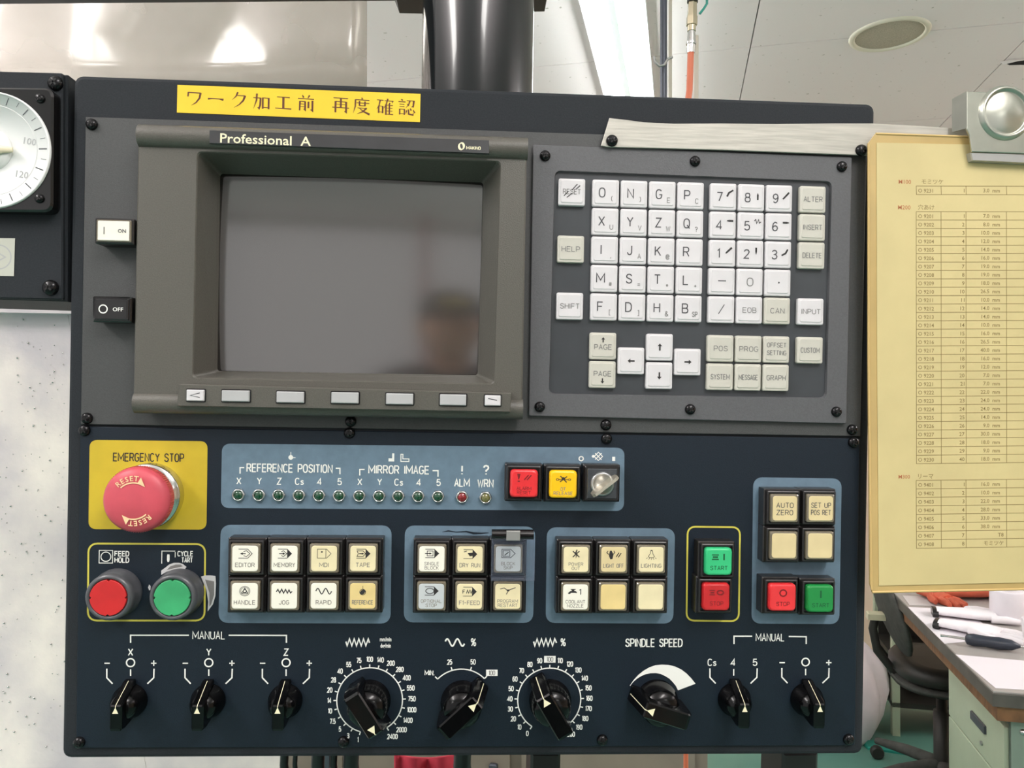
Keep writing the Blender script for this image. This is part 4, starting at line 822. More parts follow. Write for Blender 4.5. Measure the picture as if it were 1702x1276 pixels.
for base, sgn in ((118, 1), (-62, 1)):
    for k, ch in enumerate('RESET'):
        a_ = base + 14 - k * 12 if base > 0 else base + 14 - k * 12
        a_ = math.radians(a_); rr_ = 13.4
        b.text(ch, (rr_ * math.cos(a_), rr_ * math.sin(a_)), 3.0, 25.6, rot=math.degrees(a_) - 90, bold=.02)
    b.ring((0, 0), 10.8, .8, 25.75, base - 44, base + 16, 14)
    a1 = math.radians(base - 50); p1 = (12.0 * math.cos(a1), 12.0 * math.sin(a1)); tdir = (math.sin(a1), -math.cos(a1)); nrm = (math.cos(a1), math.sin(a1))
    b.flat([(p1[0] + tdir[0] * 3.0 - nrm[0] * 1.8, p1[1] + tdir[1] * 3.0 - nrm[1] * 1.8), (p1[0] - tdir[0] * 2 - nrm[0] * 1.6, p1[1] - tdir[1] * 2 - nrm[1] * 1.6), (p1[0] - tdir[0] * 1.4 + nrm[0] * 2.6, p1[1] - tdir[1] * 1.4 + nrm[1] * 2.6)], 25.7)
b.build('legend', 'estop_print', es)
# ---------------------------------------------------------------- feed hold / cycle start
Art().sy('sq0', 176, 925, 23, 22, .8).t('FEED', 202.5, 920, 7.5, W=22, wt=1.6).t('HOLD', 202.5, 930.5, 7.5, W=22, wt=1.6).done()
Art().sy('sq1', 280, 926, 23, 22, .8).t('CYCLE', 308, 920, 7.5, W=24, wt=1.5).t('TART', 311, 930.5, 7.5, W=17, wt=1.5).done()
def rbutton(px, py, m, label):
    c = P(px, py, 15)
    b = MB(); b.lathe([(15.0, -13), (15.0, -10), (14.4, -9), (14.4, -4), (14.2, -1.5), (13.2, -.2), (12.0, 0), (11.4, -.6), (11.2, -2)], n=48)
    o = b.build('round_push_button', 'round_bezel', con, (c[0] / 1000, c[1] / 1000, .015)); o['label'] = label
    b = MB(); rings = []
    def rg_(R, z):
        out = []
        for i in range(64):
            a = 2 * PI * i / 64; d = abs(((a + PI / 4) % (PI / 2)) - PI / 4); r = R - (1.0 if d < .055 else 0); out.append((r * math.cos(a), r * math.sin(a), z))
        return out
    b.loft([rg_(11, -3), rg_(11, .0), rg_(10.7, .3)]); b.build('button_cap', m, o)
rbutton(179.5, 993.5, 'round_red', 'round red feed hold button'); rbutton(286, 993.5, 'round_green', 'round green cycle start button')
mat('worn_metal', (206, 206, 206), .5, metal=.2); mat('worn_core', (128, 126, 124), .5, metal=.3)
for big, small in (([(268, 955), (268, 948), (275, 943), (281, 938), (289, 935), (298, 935), (304, 937), (310, 942), (307, 946), (298, 945), (285, 947), (277, 950)], [(277, 947), (283, 941), (292, 938), (300, 938), (304, 941), (290, 944)]),
                   ([(334, 958), (341, 956), (350, 956), (358, 957), (359, 970), (358, 990), (354, 1004), (345, 1016), (346, 1000), (343, 980)], [(341, 963), (356, 966), (356, 988), (351, 1004), (348, 1008), (348, 985)]),
                   ([(246, 976), (248, 971), (250.5, 974), (250, 980), (248, 981)], [(248, 975), (249, 975), (249, 977)])):
    b = MB(); q = Q(big, Z2); b.flat(q, Z2); b.cur = 1; b.flat(Q(small, Z2), Z2 + .03); o = b.build('worn_paint', ['worn_metal', 'worn_core'], con); o['label'] = 'patch where paint has worn to bare metal'
# ---------------------------------------------------------------- rotary knobs
def knob(px, py, big, ang, label):
    """ang: pointer direction, degrees counter-clockwise from right"""
    c = P(px, py, 2)
    b = MB()
    if big:
        Rr_, W, tip, tail, top, flat0, tl2 = 13.5, 5.2, 18.5, 17.0, 24.0, 13.2, 15.2
        b.lathe([(Rr_, 0), (Rr_, 3), (Rr_ - .8, 4.4), (Rr_ - 1.4, 12), (Rr_ - 3, 15.6), (6, 17.4), (0, 17.6)], n=40)
    else:
        Rr_, W, tip, tail, top, flat0, tl2 = 10.6, 3.6, 13.2, 11.2, 20.5, 5.0, 10.4
        b.lathe([(Rr_, 0), (Rr_, 2.6), (Rr_ - .8, 4), (Rr_ - 1.8, 9), (Rr_ - 4, 13), (4, 14.4), (0, 14.5)], n=36)
    prof = [(tip, 0), (tip, 3.0), (flat0 + .25, top - .9), (flat0 - .6, top), (-tl2 + 1.5, top), (-tl2, top - .7), (-tail + .5, top - 3.2), (-tail, top - 6.5), (-tail + 1.4, 0)]
    n = len(prof)
    def side(y, ins): # inset profile
        q = offs(prof, ins); q = q if abs(q[0][0] - prof[0][0]) < 6 else q[::-1]; return q
    pr = ccw(prof); pi = offs(pr, 1.0); rings = [[(x, -W, z) for x, z in pi], [(x, -W + .8, z) for x, z in pr], [(x, W - .8, z) for x, z in pr], [(x, W, z) for x, z in pi]]
    b.loft(rings)
    o = b.build('rotary_knob', 'knob_black', con, (c[0] / 1000, c[1] / 1000, .0021)); o.rotation_euler = (0, 0, math.radians(ang)); o['label'] = label
    b = MB(); L = 4.6 if big else 3.8; h_ = 2.5 if big else 1.75; lw = .27 if big else .17; zt = top + .06
    a0 = flat0 - .9
    b.flat([(a0, 0), (a0 - L, -h_), (a0 - L, h_)], zt)
    dx, dz = tip - flat0, 3.0 - top
    ln_ = math.hypot(dx, dz); nx_, nz_ = -dz / ln_ * .08, dx / ln_ * .08
    q = [(flat0 - .8, top), (tip, 3.2)]
    b.add([(flat0 - 1.6, -lw, zt), (flat0 - .6, -lw, top + .06), (flat0 - .6, lw, top + .06), (flat0 - 1.6, lw, zt), (flat0 + .25 + nx_, -lw, top - .9 + nz_), (tip + nx_, -lw, 3.2 + nz_), (tip + nx_, lw, 3.2 + nz_), (flat0 + .25 + nx_, lw, top - .9 + nz_), (flat0 - .6, -lw, top + .07), (flat0 - .6, lw, top + .07)], [(0, 1, 2, 3), (4, 5, 6, 7), (8, 4, 7, 9)])
    b.build('pointer_mark', 'print_cream', o)
knob(217, 1163, False, 90, 'small black knob for manual x'); knob(347, 1163, False, 90, 'small black knob for manual y'); knob(475, 1163, False, 90, 'small black knob for manual z')
knob(1219.5, 1161, False, 90, 'small black axis selector knob'); knob(1339.5, 1161, False, 90, 'small black direction knob at the far right')
knob(614, 1164, True, -57, 'black knob with numbered feed scale, pointing lower right'); knob(768, 1165, True, 43, 'black knob pointing to the boxed 100')
knob(914, 1163, True, 121, 'black knob with percentage scale, pointing upper left'); knob(1091, 1163, True, 163, 'black spindle speed knob below white crescent')
# knob lettering
def trio(px, py, mid, left, right, top=None, yl=1099):
    a = Art()
    if mid == 'O': a.ring(P(px, yl + 2, Z2), 6.4 * MMP, 2.2 * MMP, Z2)
    else: a.t(mid, px - 1, yl + 2, 10.5, sx=.95, wt=1.8)
    a.ln([(px, yl + 13), (px, yl + 24)], 2)
    a.ln([(px - 39.5, yl + 12), (px - 39.5, yl + 27), (px - 30, yl + 37)], 2.2); a.ln([(px + 39, yl + 12), (px + 38.5, yl + 27), (px + 28, yl + 37)], 2.2)
    if left == '-': a.ln([(px - 43.5, yl + 3), (px - 34.5, yl + 3)], 2); a.ln([(px + 34, yl + 3), (px + 43, yl + 3)], 2); a.ln([(px + 38.5, yl - 1.6), (px + 38.5, yl + 7.4)], 2)
    else: a.t(left, px - 36, yl + 2, 10.5, sx=.95, wt=1.8); a.t(right, px + 35.5, yl + 2, 10.5, sx=1, wt=1.8)
    if top: a.t(top, px, yl - 15.5, 10.5, sx=.95, wt=1.8)
    a.done()
trio(217, 0, 'O', '-', '+', 'X'); trio(347, 0, 'O', '-', '+', 'Y'); trio(475.5, 0, 'O', '-', '+', 'Z')
trio(1219.5, 0, '4', 'Cs', '5', None, 1098.5); trio(1339, 0, 'O', '-', '+', None, 1098)
a = Art(); a.t('MANUAL', 347, 1055.5, 12, W=51, wt=1.5); a.ln([(217, 1068), (217, 1055.5), (314, 1055.5)], 2.2); a.ln([(380, 1055.5), (476, 1055.8), (476, 1068)], 2.2); a.done()
a = Art(); a.t('MANUAL', 1280, 1059, 12, W=48, wt=1.5); a.ln([(1220, 1070), (1220, 1057), (1250, 1057)], 2.2); a.ln([(1311, 1057.5), (1340, 1058), (1340, 1070)], 2.2); a.done()
Art().t('SPINDLE SPEED', 1087, 1068, 12.5, W=95, wt=2.0).done()
a = Art(); a.line(Q([(575, 1066)] + [(577 + 35 * i / 9, 1061.5 if i % 2 else 1073) for i in range(0, 10)][0:] + [(614, 1068)], Z2), 2.6 * MMP, Z2); a.t('mm/min', 641, 1062, 6.5, sx=.62, bold=.03); a.t('deg/min', 641, 1072.5, 6.5, sx=.58, bold=.03); a.done()
a = Art(); a.line(Q(sinep(740, 772, 1067.5, 6, 1.9, .3), Z2), 2.6 * MMP, Z2); a.t('%', 787, 1067, 12, sx=.8, wt=1.7); a.done()
a = Art(); a.line(Q([(887, 1066)] + [(889 + 33 * i / 9, 1061.5 if i % 2 else 1073) for i in range(10)] + [(925, 1068)], Z2), 2.6 * MMP, Z2); a.t('%', 936, 1067, 12, sx=.8, wt=1.7); a.done()
def scale(px, py, rpx, labels, a0, a1, box=None):
    """ring of ticks from a0 clockwise to a1 (degrees, 0 = right, counter-clockwise positive)"""
    a = Art(); c = P(px, py, Z2); r = rpx * MMP
    a.ring(c, r, 1.9 * MMP, Z2, a1, a0, 56); n = len(labels)
    for i, t in enumerate(labels):
        an = math.radians(a0 + (a1 - a0) * i / (n - 1)); ca, sa = math.cos(an), math.sin(an)
        a.line([(c[0] + ca * r, c[1] + sa * r), (c[0] + ca * (r + 2.1), c[1] + sa * (r + 2.1))], .75, Z2)
        wl = swidth(t) * 3.0 / 6 * .62
        rr2 = r + 3.6 + abs(ca) * wl / 2 + abs(sa) * 1.7
        if t == box: a.prism([(c[0] + ca * rr2 - 3.7, c[1] + sa * rr2 - 2.1 + .3), (c[0] + ca * rr2 + 3.7, c[1] + sa * rr2 - 1.8), (c[0] + ca * rr2 + 3.7, c[1] + sa * rr2 + 2.4), (c[0] + ca * rr2 - 3.7, c[1] + sa * rr2 + 2.4)], 2, Z2); a.cur = 1; stext(a, t, (c[0] + ca * rr2, c[1] + sa * rr2 + .3), 2.7, Z2 + .05, sx=.7, wt=.45); a.cur = 0
        else: stext(a, t, (c[0] + ca * rr2, c[1] + sa * rr2), 2.9, Z2, sx=.64, wt=.58)
    a.build('dial_scale', ['print_white', 'legend_grey'], con)
scale(614.5, 1163.5, 53.5, '1 3 5 7.5 10 14 20 28 40 55 75 100 140 200 280 400 550 750 1000 1400 2000 2400'.split(), 254.5, -57.5)
scale(913, 1162.5, 52.5, '0 10 20 30 40 50 60 70 80 90 100 110 120 130 140 150 160 170 180 190 200'.split(), 237.5, -57, '100')
a = Art(); c = P(766, 1166, Z2); r = 54 * MMP
a.ring(c, r, 1.9 * MMP, Z2, 45, 136, 24)
for an, t in ((136, None), (106.5, '25'), (74, '50'), (45, None)):
    an = math.radians(an); ca, sa = math.cos(an), math.sin(an); a.line([(c[0] + ca * r, c[1] + sa * r), (c[0] + ca * (r + 2.3), c[1] + sa * (r + 2.3))], .75, Z2)
    if t: stext(a, t, (c[0] + ca * (r + 5.6), c[1] + sa * (r + 5.6)), 2.9, Z2, sx=.64, wt=.58)
a.t('MIN.', 714, 1118, 7.5, W=15, wt=1.5)
a.prism(Q([(808, 1113), (827, 1113), (827, 1123), (808, 1123)], Z2), 2, Z2); a.cur = 1; stext(a, '100', P(817.5, 1118, Z2), 2.7, Z2 + .05, sx=.7, wt=.45); a.build('dial_scale', ['print_white', 'legend_grey'], con)
# crescent of the spindle speed knob
out_ = [(1047, 1139), (1053, 1130), (1063, 1119), (1076, 1110), (1090, 1105), (1104, 1104), (1118, 1105.5), (1132, 1112), (1145, 1122), (1156, 1136)]
in_ = [(1127, 1147), (1122, 1137), (1112, 1127), (1100, 1120), (1088, 1118), (1076, 1119), (1064, 1124), (1054, 1131)]
b = MB(); N_ = 12
def resamp(pts, n):
    L = [0]; 
    for i in range(1, len(pts)): L.append(L[-1] + math.dist(pts[i], pts[i - 1]))
    out = []
    for k in range(n + 1):
        t = L[-1] * k / n; i = max(1, next((q for q in range(1, len(L)) if L[q] >= t - 1e-9), len(L) - 1)); f = (t - L[i - 1]) / (L[i] - L[i - 1]); out.append((pts[i - 1][0] + (pts[i][0] - pts[i - 1][0]) * f, pts[i - 1][1] + (pts[i][1] - pts[i - 1][1]) * f))
    return out
oo = resamp(out_, N_); ii = resamp([(1047.5, 1139.5)] + in_[::-1], N_)
b.add([(*P(*p, Z2), Z2) for p in oo] + [(*P(*p, Z2), Z2) for p in ii], [(N_ + 1 + i, N_ + 2 + i, i + 1, i) for i in range(N_)]); b.build('printed_crescent', 'print_white', con)

# ---------------------------------------------------------------- metal strip bolted above the keypad
SZ = 7.0
strip = [(1013, 196), (1040, 199), (1070, 203), (1120, 205.5), (1200, 205), (1290, 206), (1380, 205), (1450, 205), (1530, 209), (1612, 215), (1610, 262), (1440, 258), (1200, 249), (1010, 244), (999, 242)]
b = MB(); sp_ = ccw(Q(strip, SZ)); b.loft([[(*p, SZ - 1.6) for p in sp_], [(*p, SZ - .2) for p in sp_], [(*p, SZ) for p in offs(sp_, .25)]])
so = b.build('metal_strip', 'strip_metal', con); so['label'] = 'brushed pale metal strip with bowed upper edge'
screw(1017, 234, SZ, size=1.05); screw(1431, 250, SZ, size=1.05)
b = MB(); b.box(*[P(1017, 234, 2)[0] - 3, P(1017, 234, 2)[0] + 3, P(1017, 234, 2)[1] - 3, P(1017, 234, 2)[1] + 3], 2, 5.4); b.build('spacer', 'screw_black', con)
# lower stems that carry the console
for x0_, x1_ in ((882, 932), (1301, 1361)):
    a0, a1 = P(x0_, 1250, -40), P(x1_, 1250, -40); b = MB(); b.box(a0[0], a1[0], a0[1] - 1185, a0[1] - 0.5, -80, -40, 2); b.build('support_stem', 'bracket_black', con)

# ================================================================== DOCUMENT SLEEVE AND CLIP
HD = 13.0
doc = empty('document_sleeve', 'yellowed tool list in a clear plastic sleeve hanging at the right of the console', 'document', matrix=CM.copy())
def sheet(b, pts, z, th): q = ccw(Q(pts, z)); b.loft([[(*p, z - th) for p in q], [(*p, z) for p in q]])
b = MB(); sheet(b, [(1455, 222), (1990, 236), (1990, 975), (1450, 984), (1446, 970), (1443, 600), (1443, 238)], HD, 1.2); b.build('sleeve', 'sleeve', doc)
b = MB(); sheet(b, [(1457, 237), (1980, 247), (1980, 962), (1461, 973), (1458, 600)], HD + .5, .4); b.build('paper', 'paper_yellow', doc)
b = MB(); q = Q([(1444, 240), (1444, 600), (1449, 980)], HD); b.tube([(x, y, HD - .2) for x, y in q], .7, 8); q = Q([(1456, 222), (1600, 227), (1990, 238)], HD); b.tube([(x, y, HD - .2) for x, y in q], .8, 8); q = Q([(1450, 984), (1700, 979), (1990, 974)], HD); b.tube([(x, y, HD - .2) for x, y in q], .8, 8); b.build('sleeve_rim', 'sleeve_edge', doc)
DZ2 = HD + .56
COLX = [1522.8, 1564, 1605.6, 1672.7, 1760, 1850]
def dln(b, p, q, w=1.0): b.line(Q([p, q], DZ2), w * MMP, DZ2)
def table(y0, rows, pitch, tl, name='printed_table'):
    b = MB(); n = len(rows); y1 = y0 + n * pitch
    for i in range(n + 1): y = y0 + i * pitch; dln(b, (COLX[0], y), (COLX[-1], y - (COLX[-1] - COLX[0]) * tl(y)))
    for i, x in enumerate(COLX): dln(b, (x, y0 - (x - COLX[0]) * tl(y0)), (x + .5, y1 - (x - COLX[0]) * tl(y1)))
    for i, (a_, n_, d_) in enumerate(rows):
        y = y0 + (i + .5) * pitch + .4; rot = math.degrees(math.atan(tl(y))) + 1.0 * 0
        for t, x, al in ((a_, 1526, 'l'), (n_, 1603, 'r'), (d_, 1662 if 'mm' in d_ else 1668, 'r')):
            b.text(t, P(x, y - (x - COLX[0]) * tl(y), DZ2), 6.2 * MMP, DZ2, sx=1.0, align=al, rot=.9, bold=.012)
    b.build(name, 'doc_ink', doc)
tl = lambda y: (y - 380) / 400 * .011
DM = '7.0 8.0 10.0 12.0 14.0 16.0 19.0 19.0 18.0 26.5 10.0 14.0 14.0 10.0 16.0 26.5 40.0 16.0 12.0 7.0 7.0 22.0 24.0 24.0 14.0 9.0 30.0 18.0 9.0 18.0'.split()
table(309, [('O 9231', '1', '3.0  mm')], 14.3, tl)
table(351.7, [(f'O {9201 + i}', str(i + 1 if i < 29 else 40), f'{d}  mm') for i, d in enumerate(DM)], 13.957, tl)
table(798.3, [(f'O {9401 + i}', str(i + 1), t) for i, t in enumerate(['16.0  mm', '10.0  mm', '22.0  mm', '28.0  mm', '33.0  mm', '38.0  mm', 'T8', 'モミツケ'])], 14.1, tl)
b = MB(); b.text('M100', P(1504, 302, DZ2), 2.6, DZ2, rot=.9, bold=.004); b.cur = 1; b.text('モミツケ', P(1532, 302, DZ2), 2.6, DZ2, rot=.9, align='l', bold=.004); b.cur = 0
b.text('M200', P(1503, 344.5, DZ2), 2.6, DZ2, rot=.9, bold=.004); b.cur = 1; b.text('穴あけ', P(1526, 344.5, DZ2), 2.6, DZ2, rot=.9, align='l', bold=.004); b.cur = 0
b.text('M300', P(1503, 792, DZ2), 2.4, DZ2, rot=.9, bold=.004); b.cur = 1; b.text('リーマ', P(1526, 791.5, DZ2), 2.6, DZ2, rot=.9, align='l', bold=.004)
b.build('printed_headings', ['doc_red', 'doc_ink'], doc)
# clip
clip = empty('bulldog_clip', 'large steel clip with round embossed disc gripping the yellow document', 'clip', matrix=CM.copy())
CZ = HD + 6
cq = lambda pts, z: Q(pts, z)
b = MB()
pl = [(1607, 152), (1733, 156), (1733, 256), (1616, 252), (1612, 226), (1607, 214)]
A_ = ccw(Q(pl, CZ)); b.loft([[(*p, CZ - 1.4) for p in A_], [(*p, CZ - .4) for p in A_], [(*p, CZ) for p in offs(A_, .4)]])
L_ = Q([(1597, 156), (1607, 151), (1607, 213), (1597, 212)], CZ); b.loft([[(*L_[0], CZ - 9), (*L_[1], CZ), (*L_[2], CZ), (*L_[3], CZ - 9)], [(L_[0][0] + .8, L_[0][1], CZ - 9), (L_[1][0] + .8, L_[1][1], CZ - .8), (L_[2][0] + .8, L_[2][1], CZ - .8), (L_[3][0] + .8, L_[3][1], CZ - 9)]])
b.build('clip_plate', 'clip_steel', clip)
b = MB(); A_ = ccw(Q([(1615, 252), (1734, 256), (1732, 271), (1700, 270), (1618, 266)], CZ)); b.loft([[(*p, CZ - 8) for p in A_], [(*p, CZ - 2) for p in A_], [(*p, CZ - 1) for p in offs(A_, .4)]]); b.build('clip_jaw', 'bare_metal', clip)
dc = P(1670, 188, CZ); b = MB()
b.lathe([(17.6, 0), (17.2, .8), (16.2, 2.6), (15.2, 3.2), (14.3, 2.6), (13.8, 1.2), (13.2, 1.0), (12.4, 1.6), (0, 2.0)], (dc[0], dc[1], CZ - .2), 56); b.build('embossed_disc', 'clip_steel', clip)

# ================================================================== METER BOX
mb_ = empty('load_meter_box', 'dark metal box with a round white dial meter left of the console', 'meter', matrix=CM.copy())
A_ = ccw(Q([(-300, 112), (112, 124), (111, 501), (-300, 488)], -3)); b = MB(); b.loft([[(*p, -80) for p in A_], [(*p, -4) for p in A_], [(*p, -3) for p in offs(A_, .8)]]); b.build('box_body', 'housing', mb_)
A_ = ccw(Q([(-300, 110), (104, 121), (104, 498), (-300, 490)], 0)); b = MB(); b.prism(A_, -3, 0, .8, r=1.5); b.build('front_cover', 'housing', mb_)
screw(93, 139, 0, mb_, size=1.3); screw(85, 478, 0, mb_, size=1.35)
MZ = 9
A_ = ccw(Q([(-120, 143), (88, 146), (87, 352), (-120, 350)], MZ)); b = MB(); b.prism(A_, 0, MZ, 1.2, r=5, n=5); b.build('meter_bezel', 'black_plastic', mb_)
dc = P(-16, 249, MZ + 1); rD = 91 * MMP * .98
b = MB(); b.lathe([(rD + 1.2, 0), (rD + 1, 1.2), (rD, 1.6), (rD, 1.0), (0, 1.0)], (dc[0], dc[1], MZ), 72); b.cur = 1; b.ring(dc, rD * .80, .5, MZ + 1.05, 0, 360, 72)
b.cur = 2
for k in range(-14, 17):
    an = math.radians(k * 11.5 + 3); mj = k % 2 == 0; r0 = rD * (.83 if mj else .88); b.line([(dc[0] + math.cos(an) * r0, dc[1] + math.sin(an) * r0), (dc[0] + math.cos(an) * (rD * .97), dc[1] + math.sin(an) * rD * .97)], .6 if mj else .3, MZ + 1.08)
b.cur = 3
for t, px, py in (('100', 50, 235), ('120', 37, 290)): b.text(t, P(px, py, MZ + 1), 4, MZ + 1.08, rot=-8, bold=.01)
b.build('dial_face', ['meter_white', 'meter_shade', 'meter_ink', 'meter_grey'], mb_)
b = MB(); b.lathe([(13, 0), (12, 2), (0, 2.6)], (dc[0], dc[1], MZ + 1.1), 32); b.build('dial_hub', 'meter_white', mb_)
b = MB(); p0 = P(-20, 262, MZ + 4); p1 = P(21, 249, MZ + 4); b.tube([(*p0, MZ + 4), (*P(2, 248, MZ + 4), MZ + 4.4), (*p1, MZ + 4)], [1.6, 2.6, 1.6], 10, flat=.5); b.build('needle', 'meter_needle', mb_)
screw(67, 164, MZ, mb_, size=.8); screw(66, 330, MZ, mb_, size=.8)
b = MB(); A_ = Q([(-40, 395), (25, 396), (23, 459), (-42, 458)], .2); b.prism(A_, 0, .3); b.cur = 1; c_ = P(-2, 427, .3); b.ring(c_, 7.4, .8, .34); b.line([(c_[0] - 3, c_[1] - 4), (c_[0] + 4, c_[1]), (c_[0] - 3, c_[1] + 4)], .8, .35)
o = b.build('square_sticker', ['grey_sticker', 'meter_grey'], mb_); o['label'] = 'pale square sticker with faint round emblem'

# ================================================================== HOSES AND PIPES BEHIND, ABOVE THE CONSOLE
pv = empty('vertical_pipe', 'slim grey vertical pipe beside the fluorescent light', 'pipe', loc=(0, 0, 0))
def vtube(px0, px1, y0, y1, d, m, name, par, rings=None):
    a0, a1 = at((px0 + px1) / 2, y0, d), at((px0 + px1) / 2, y1, d); r = (px1 - px0) / 2 / FX * d
    b = MB(1); b.tube([a0, a1], r, 16); return b.build(name, m, par)
vtube(1097, 1109, -80, 420, 1.35, 'pipe_steel', 'pipe_tube', pv)
b = MB(1); b.tube([at(1087, 94, 1.33), at(1088, 102, 1.33), at(1096, 110, 1.33), at(1104, 108, 1.33), at(1110, 98, 1.33), at(1118, 95, 1.33)], .0022, 8); b.build('wire_hook', 'bare_metal', pv)
vtube(1111, 1117, -80, 420, 1.40, 'pipe_beige', 'conduit', pv)
ah = empty('air_hose', 'orange air hose hanging from chrome couplings above the console', 'hose', loc=(0, 0, 0))
d = 1.1
def pz(y): return 1151 - (y) * .03
def seg(y0, y1, w0, w1, m, name, n=16, smooth=True):
    b = MB(1); b.tube([at(pz(y0), y0, d), at(pz(y1), y1, d)], [w0 / 2 / FX * d, w1 / 2 / FX * d], n, smooth); return b.build(name, m, ah)
seg(-60, 4, 18, 18, 'black_soft', 'hose_end'); seg(4, 28, 15, 17, 'brass', 'coupling_nut', 6, False); seg(28, 42, 19, 19, 'brass', 'coupling_nut', 6, False); seg(42, 52, 14, 14, 'brass', 'coupling_sleeve'); seg(52, 70, 12, 15, 'chrome', 'coupling_sleeve'); seg(70, 74, 17, 17, 'chrome', 'coupling_ring'); seg(74, 88, 14, 13, 'chrome', 'coupling_sleeve')
b = MB(1); b.tube([at(1148, 88, d), at(1147, 120, d), at(1146, 150, d), at(1142, 180, d), at(1140, 260, d), at(1139, 700, d), at(1140, 1276, d), at(1141, 2280, d)], [5.3 / FX * d] * 4 + [4 / FX * d] * 4, 14); b.build('hose_tube', 'hose_orange', ah)
b = MB(1); b.tube([at(1163, 23, d), at(1170, 14, d), at(1175, 6, d), at(1175, -20, d)], .0018, 8); b.build('blue_wire', 'teal_plastic', ah)
vtube(1153, 1161, 60, 420, 1.13, 'pipe_beige', 'sleeve_tube', ah)

# ================================================================== DESK AND WHAT LIES ON IT
n0_ = rg(1651, 1148, DESK); f0_ = rg(1504, 1003, DESK)
bx = (n0_.x + f0_.x) / 2; na = n0_.y; fa = f0_.y + .35
# desk frame: x right, y depth (room frame)
n_l = rg(1651, 1148, DESK)
ang = math.atan2(f0_.x - n0_.x, f0_.y - n0_.y)
DM4 = RMM @ Matrix.Translation((n0_.x, n0_.y, 0)) @ Matrix.Rotation(-ang, 4, 'Z')
DMi = DM4.inverted()
def dk(px, py, z=DESK): p = DMi @ onz(px, py, z); return (p.x, p.y)
LD = (f0_ - n0_).length + .4; WD = .9
desk = empty('workbench', 'heavy desk with grey vinyl top, scuffed dark edge and pale green drawer unit', 'desk', matrix=DM4)
b = MB(1); b.box(0, WD, 0, LD, DESK - .004, DESK, .001); b.build('vinyl_top', 'desk_vinyl', desk)
b = MB(1); b.box(-.002, WD, -.002, LD, DESK - .036, DESK - .0045, .002); b.build('desktop', 'desk_edge', desk)
b = MB(1); b.box(.012, WD - .02, .012, LD - .02, DESK - .074, DESK - .0365, .002); b.build('edge_board', 'desk_wood', desk)
zc = DESK - .075
b = MB(1); b.box(.06, .64, .05, .47, .06, zc, .003); b.build('drawer_unit', 'desk_green_dark', desk)
for k, (z0_, z1_) in enumerate(((.50, zc - .03), (.30, .495), (.08, .295))):
    b = MB(1); b.box(.042, .0605, .055, .465, z0_, z1_, .002); dr = b.build('drawer', 'desk_green', desk)
    b = MB(1); b.box(.036, .0425, .17, .27, (z0_ + z1_) / 2 + .0, (z0_ + z1_) / 2 + .022, .002); b.build('drawer_handle', 'pipe_steel', dr)
    if k == 0: b = MB(1); b.lathe([(.006, -.002), (.005, .003)], (.04, .2, (z0_ + z1_) / 2 - .035), 12, axis='x'); b.build('drawer_lock', 'bare_metal', dr)
b = MB(1); b.box(.05, .11, .035, .05, .0, zc, .001); b.box(.05, .6, .036, .05, .08, zc, .001); b.build('end_panel', 'desk_green_dark', desk)
for x_, z_ in ((.075, zc - .03), (.16, zc - .03)):
    b = MB(1); b.lathe([(.008, 0), (.006, -.004), (0, -.006)], (x_, .035, z_), 12, axis='y'); b.build('rivet', 'chrome', desk)
b = MB(1)
for x_, y_ in ((WD - .1, LD - .12), (WD - .1, .06), (WD - .1, LD / 2)): b = MB(1); b.box(x_, x_ + .04, y_, y_ + .04, 0, zc); b.build('leg', 'desk_green_dark', desk)
def onDesk(name, label, cat, px, py, rot=0, group=None):
    x, y = dk(px, py); return empty(name, label, cat, group, matrix=DM4 @ Matrix.Translation((x, y, DESK)) @ Matrix.Rotation(math.radians(rot), 4, 'Z'))
def sheetp(name, label, pts, z, m, th=.0006):
    q = [dk(*p) for p in pts]; b = MB(1); b.prism([(x, y) for x, y in q], DESK + z, DESK + z + th); o = b.build(name, m); o.matrix_world = DM4; return tag(o, label, 'paper')
sheetp('paper_sheet', 'white paper sheet lying under the white cotton gloves', [(1509, 1009), (1610, 1014), (1660, 1062), (1570, 1070)], .0005, 'paper_white')
sheetp('paper_sheet', 'grey sheet on the desk behind the white cotton gloves', [(1500, 990), (1560, 992), (1600, 1008), (1512, 1006)], .0005, 'paper_grey')
sheetp('paper_sheet', 'large pale sheet at the near end of the desk', [(1588, 1088), (1720, 1100), (1760, 1150), (1655, 1144)], .0005, 'paper_white')
r0 = onDesk('paper_roll', 'upright white paper roll at the right edge of the desk', 'paper roll', 1674, 1032)
b = MB(1); b.lathe([(.018, 0), (.046, 0), (.047, .002), (.047, .094), (.046, .096), (.018, .096), (.018, 0)], n=40); b.build('roll', 'paper_white', r0)
def glove(o, m, L, flip=1, cuffm=None):
    b = MB(1)
    b.tube([(0, 0, .0165), (.03, 0, .017), (.07, 0, .0175), (.12, 0, .0178), (.16, 0, .017)], [.030, .032, .036, .040, .034], 12, flat=.38)
    for k in range(4):
        y = (-.03 + k * .02); l = (.055, .075, .08, .065)[k]; b.tube([(.145, y, .013), (.17 + l * .3, y * 1.1 + .004 * flip, .015), (.165 + l, y * 1.25 + .01 * flip, .012)], [.012, .0115, .008], 8)
    b.tube([(.09, .03 * flip, .0175), (.12, .055 * flip, .0165), (.16, .066 * flip, .0135)], [.016, .013, .009], 8)
    b.build('glove_body', m, o)
    if cuffm: c_ = MB(1); c_.tube([(-.012, 0, .012), (.004, 0, .012)], [.036, .036], 12, flat=.4); c_.build('cuff_band', cuffm, o)
def dirang(p, q): a, b_ = dk(*p), dk(*q); return math.degrees(math.atan2(b_[1] - a[1], b_[0] - a[0]))
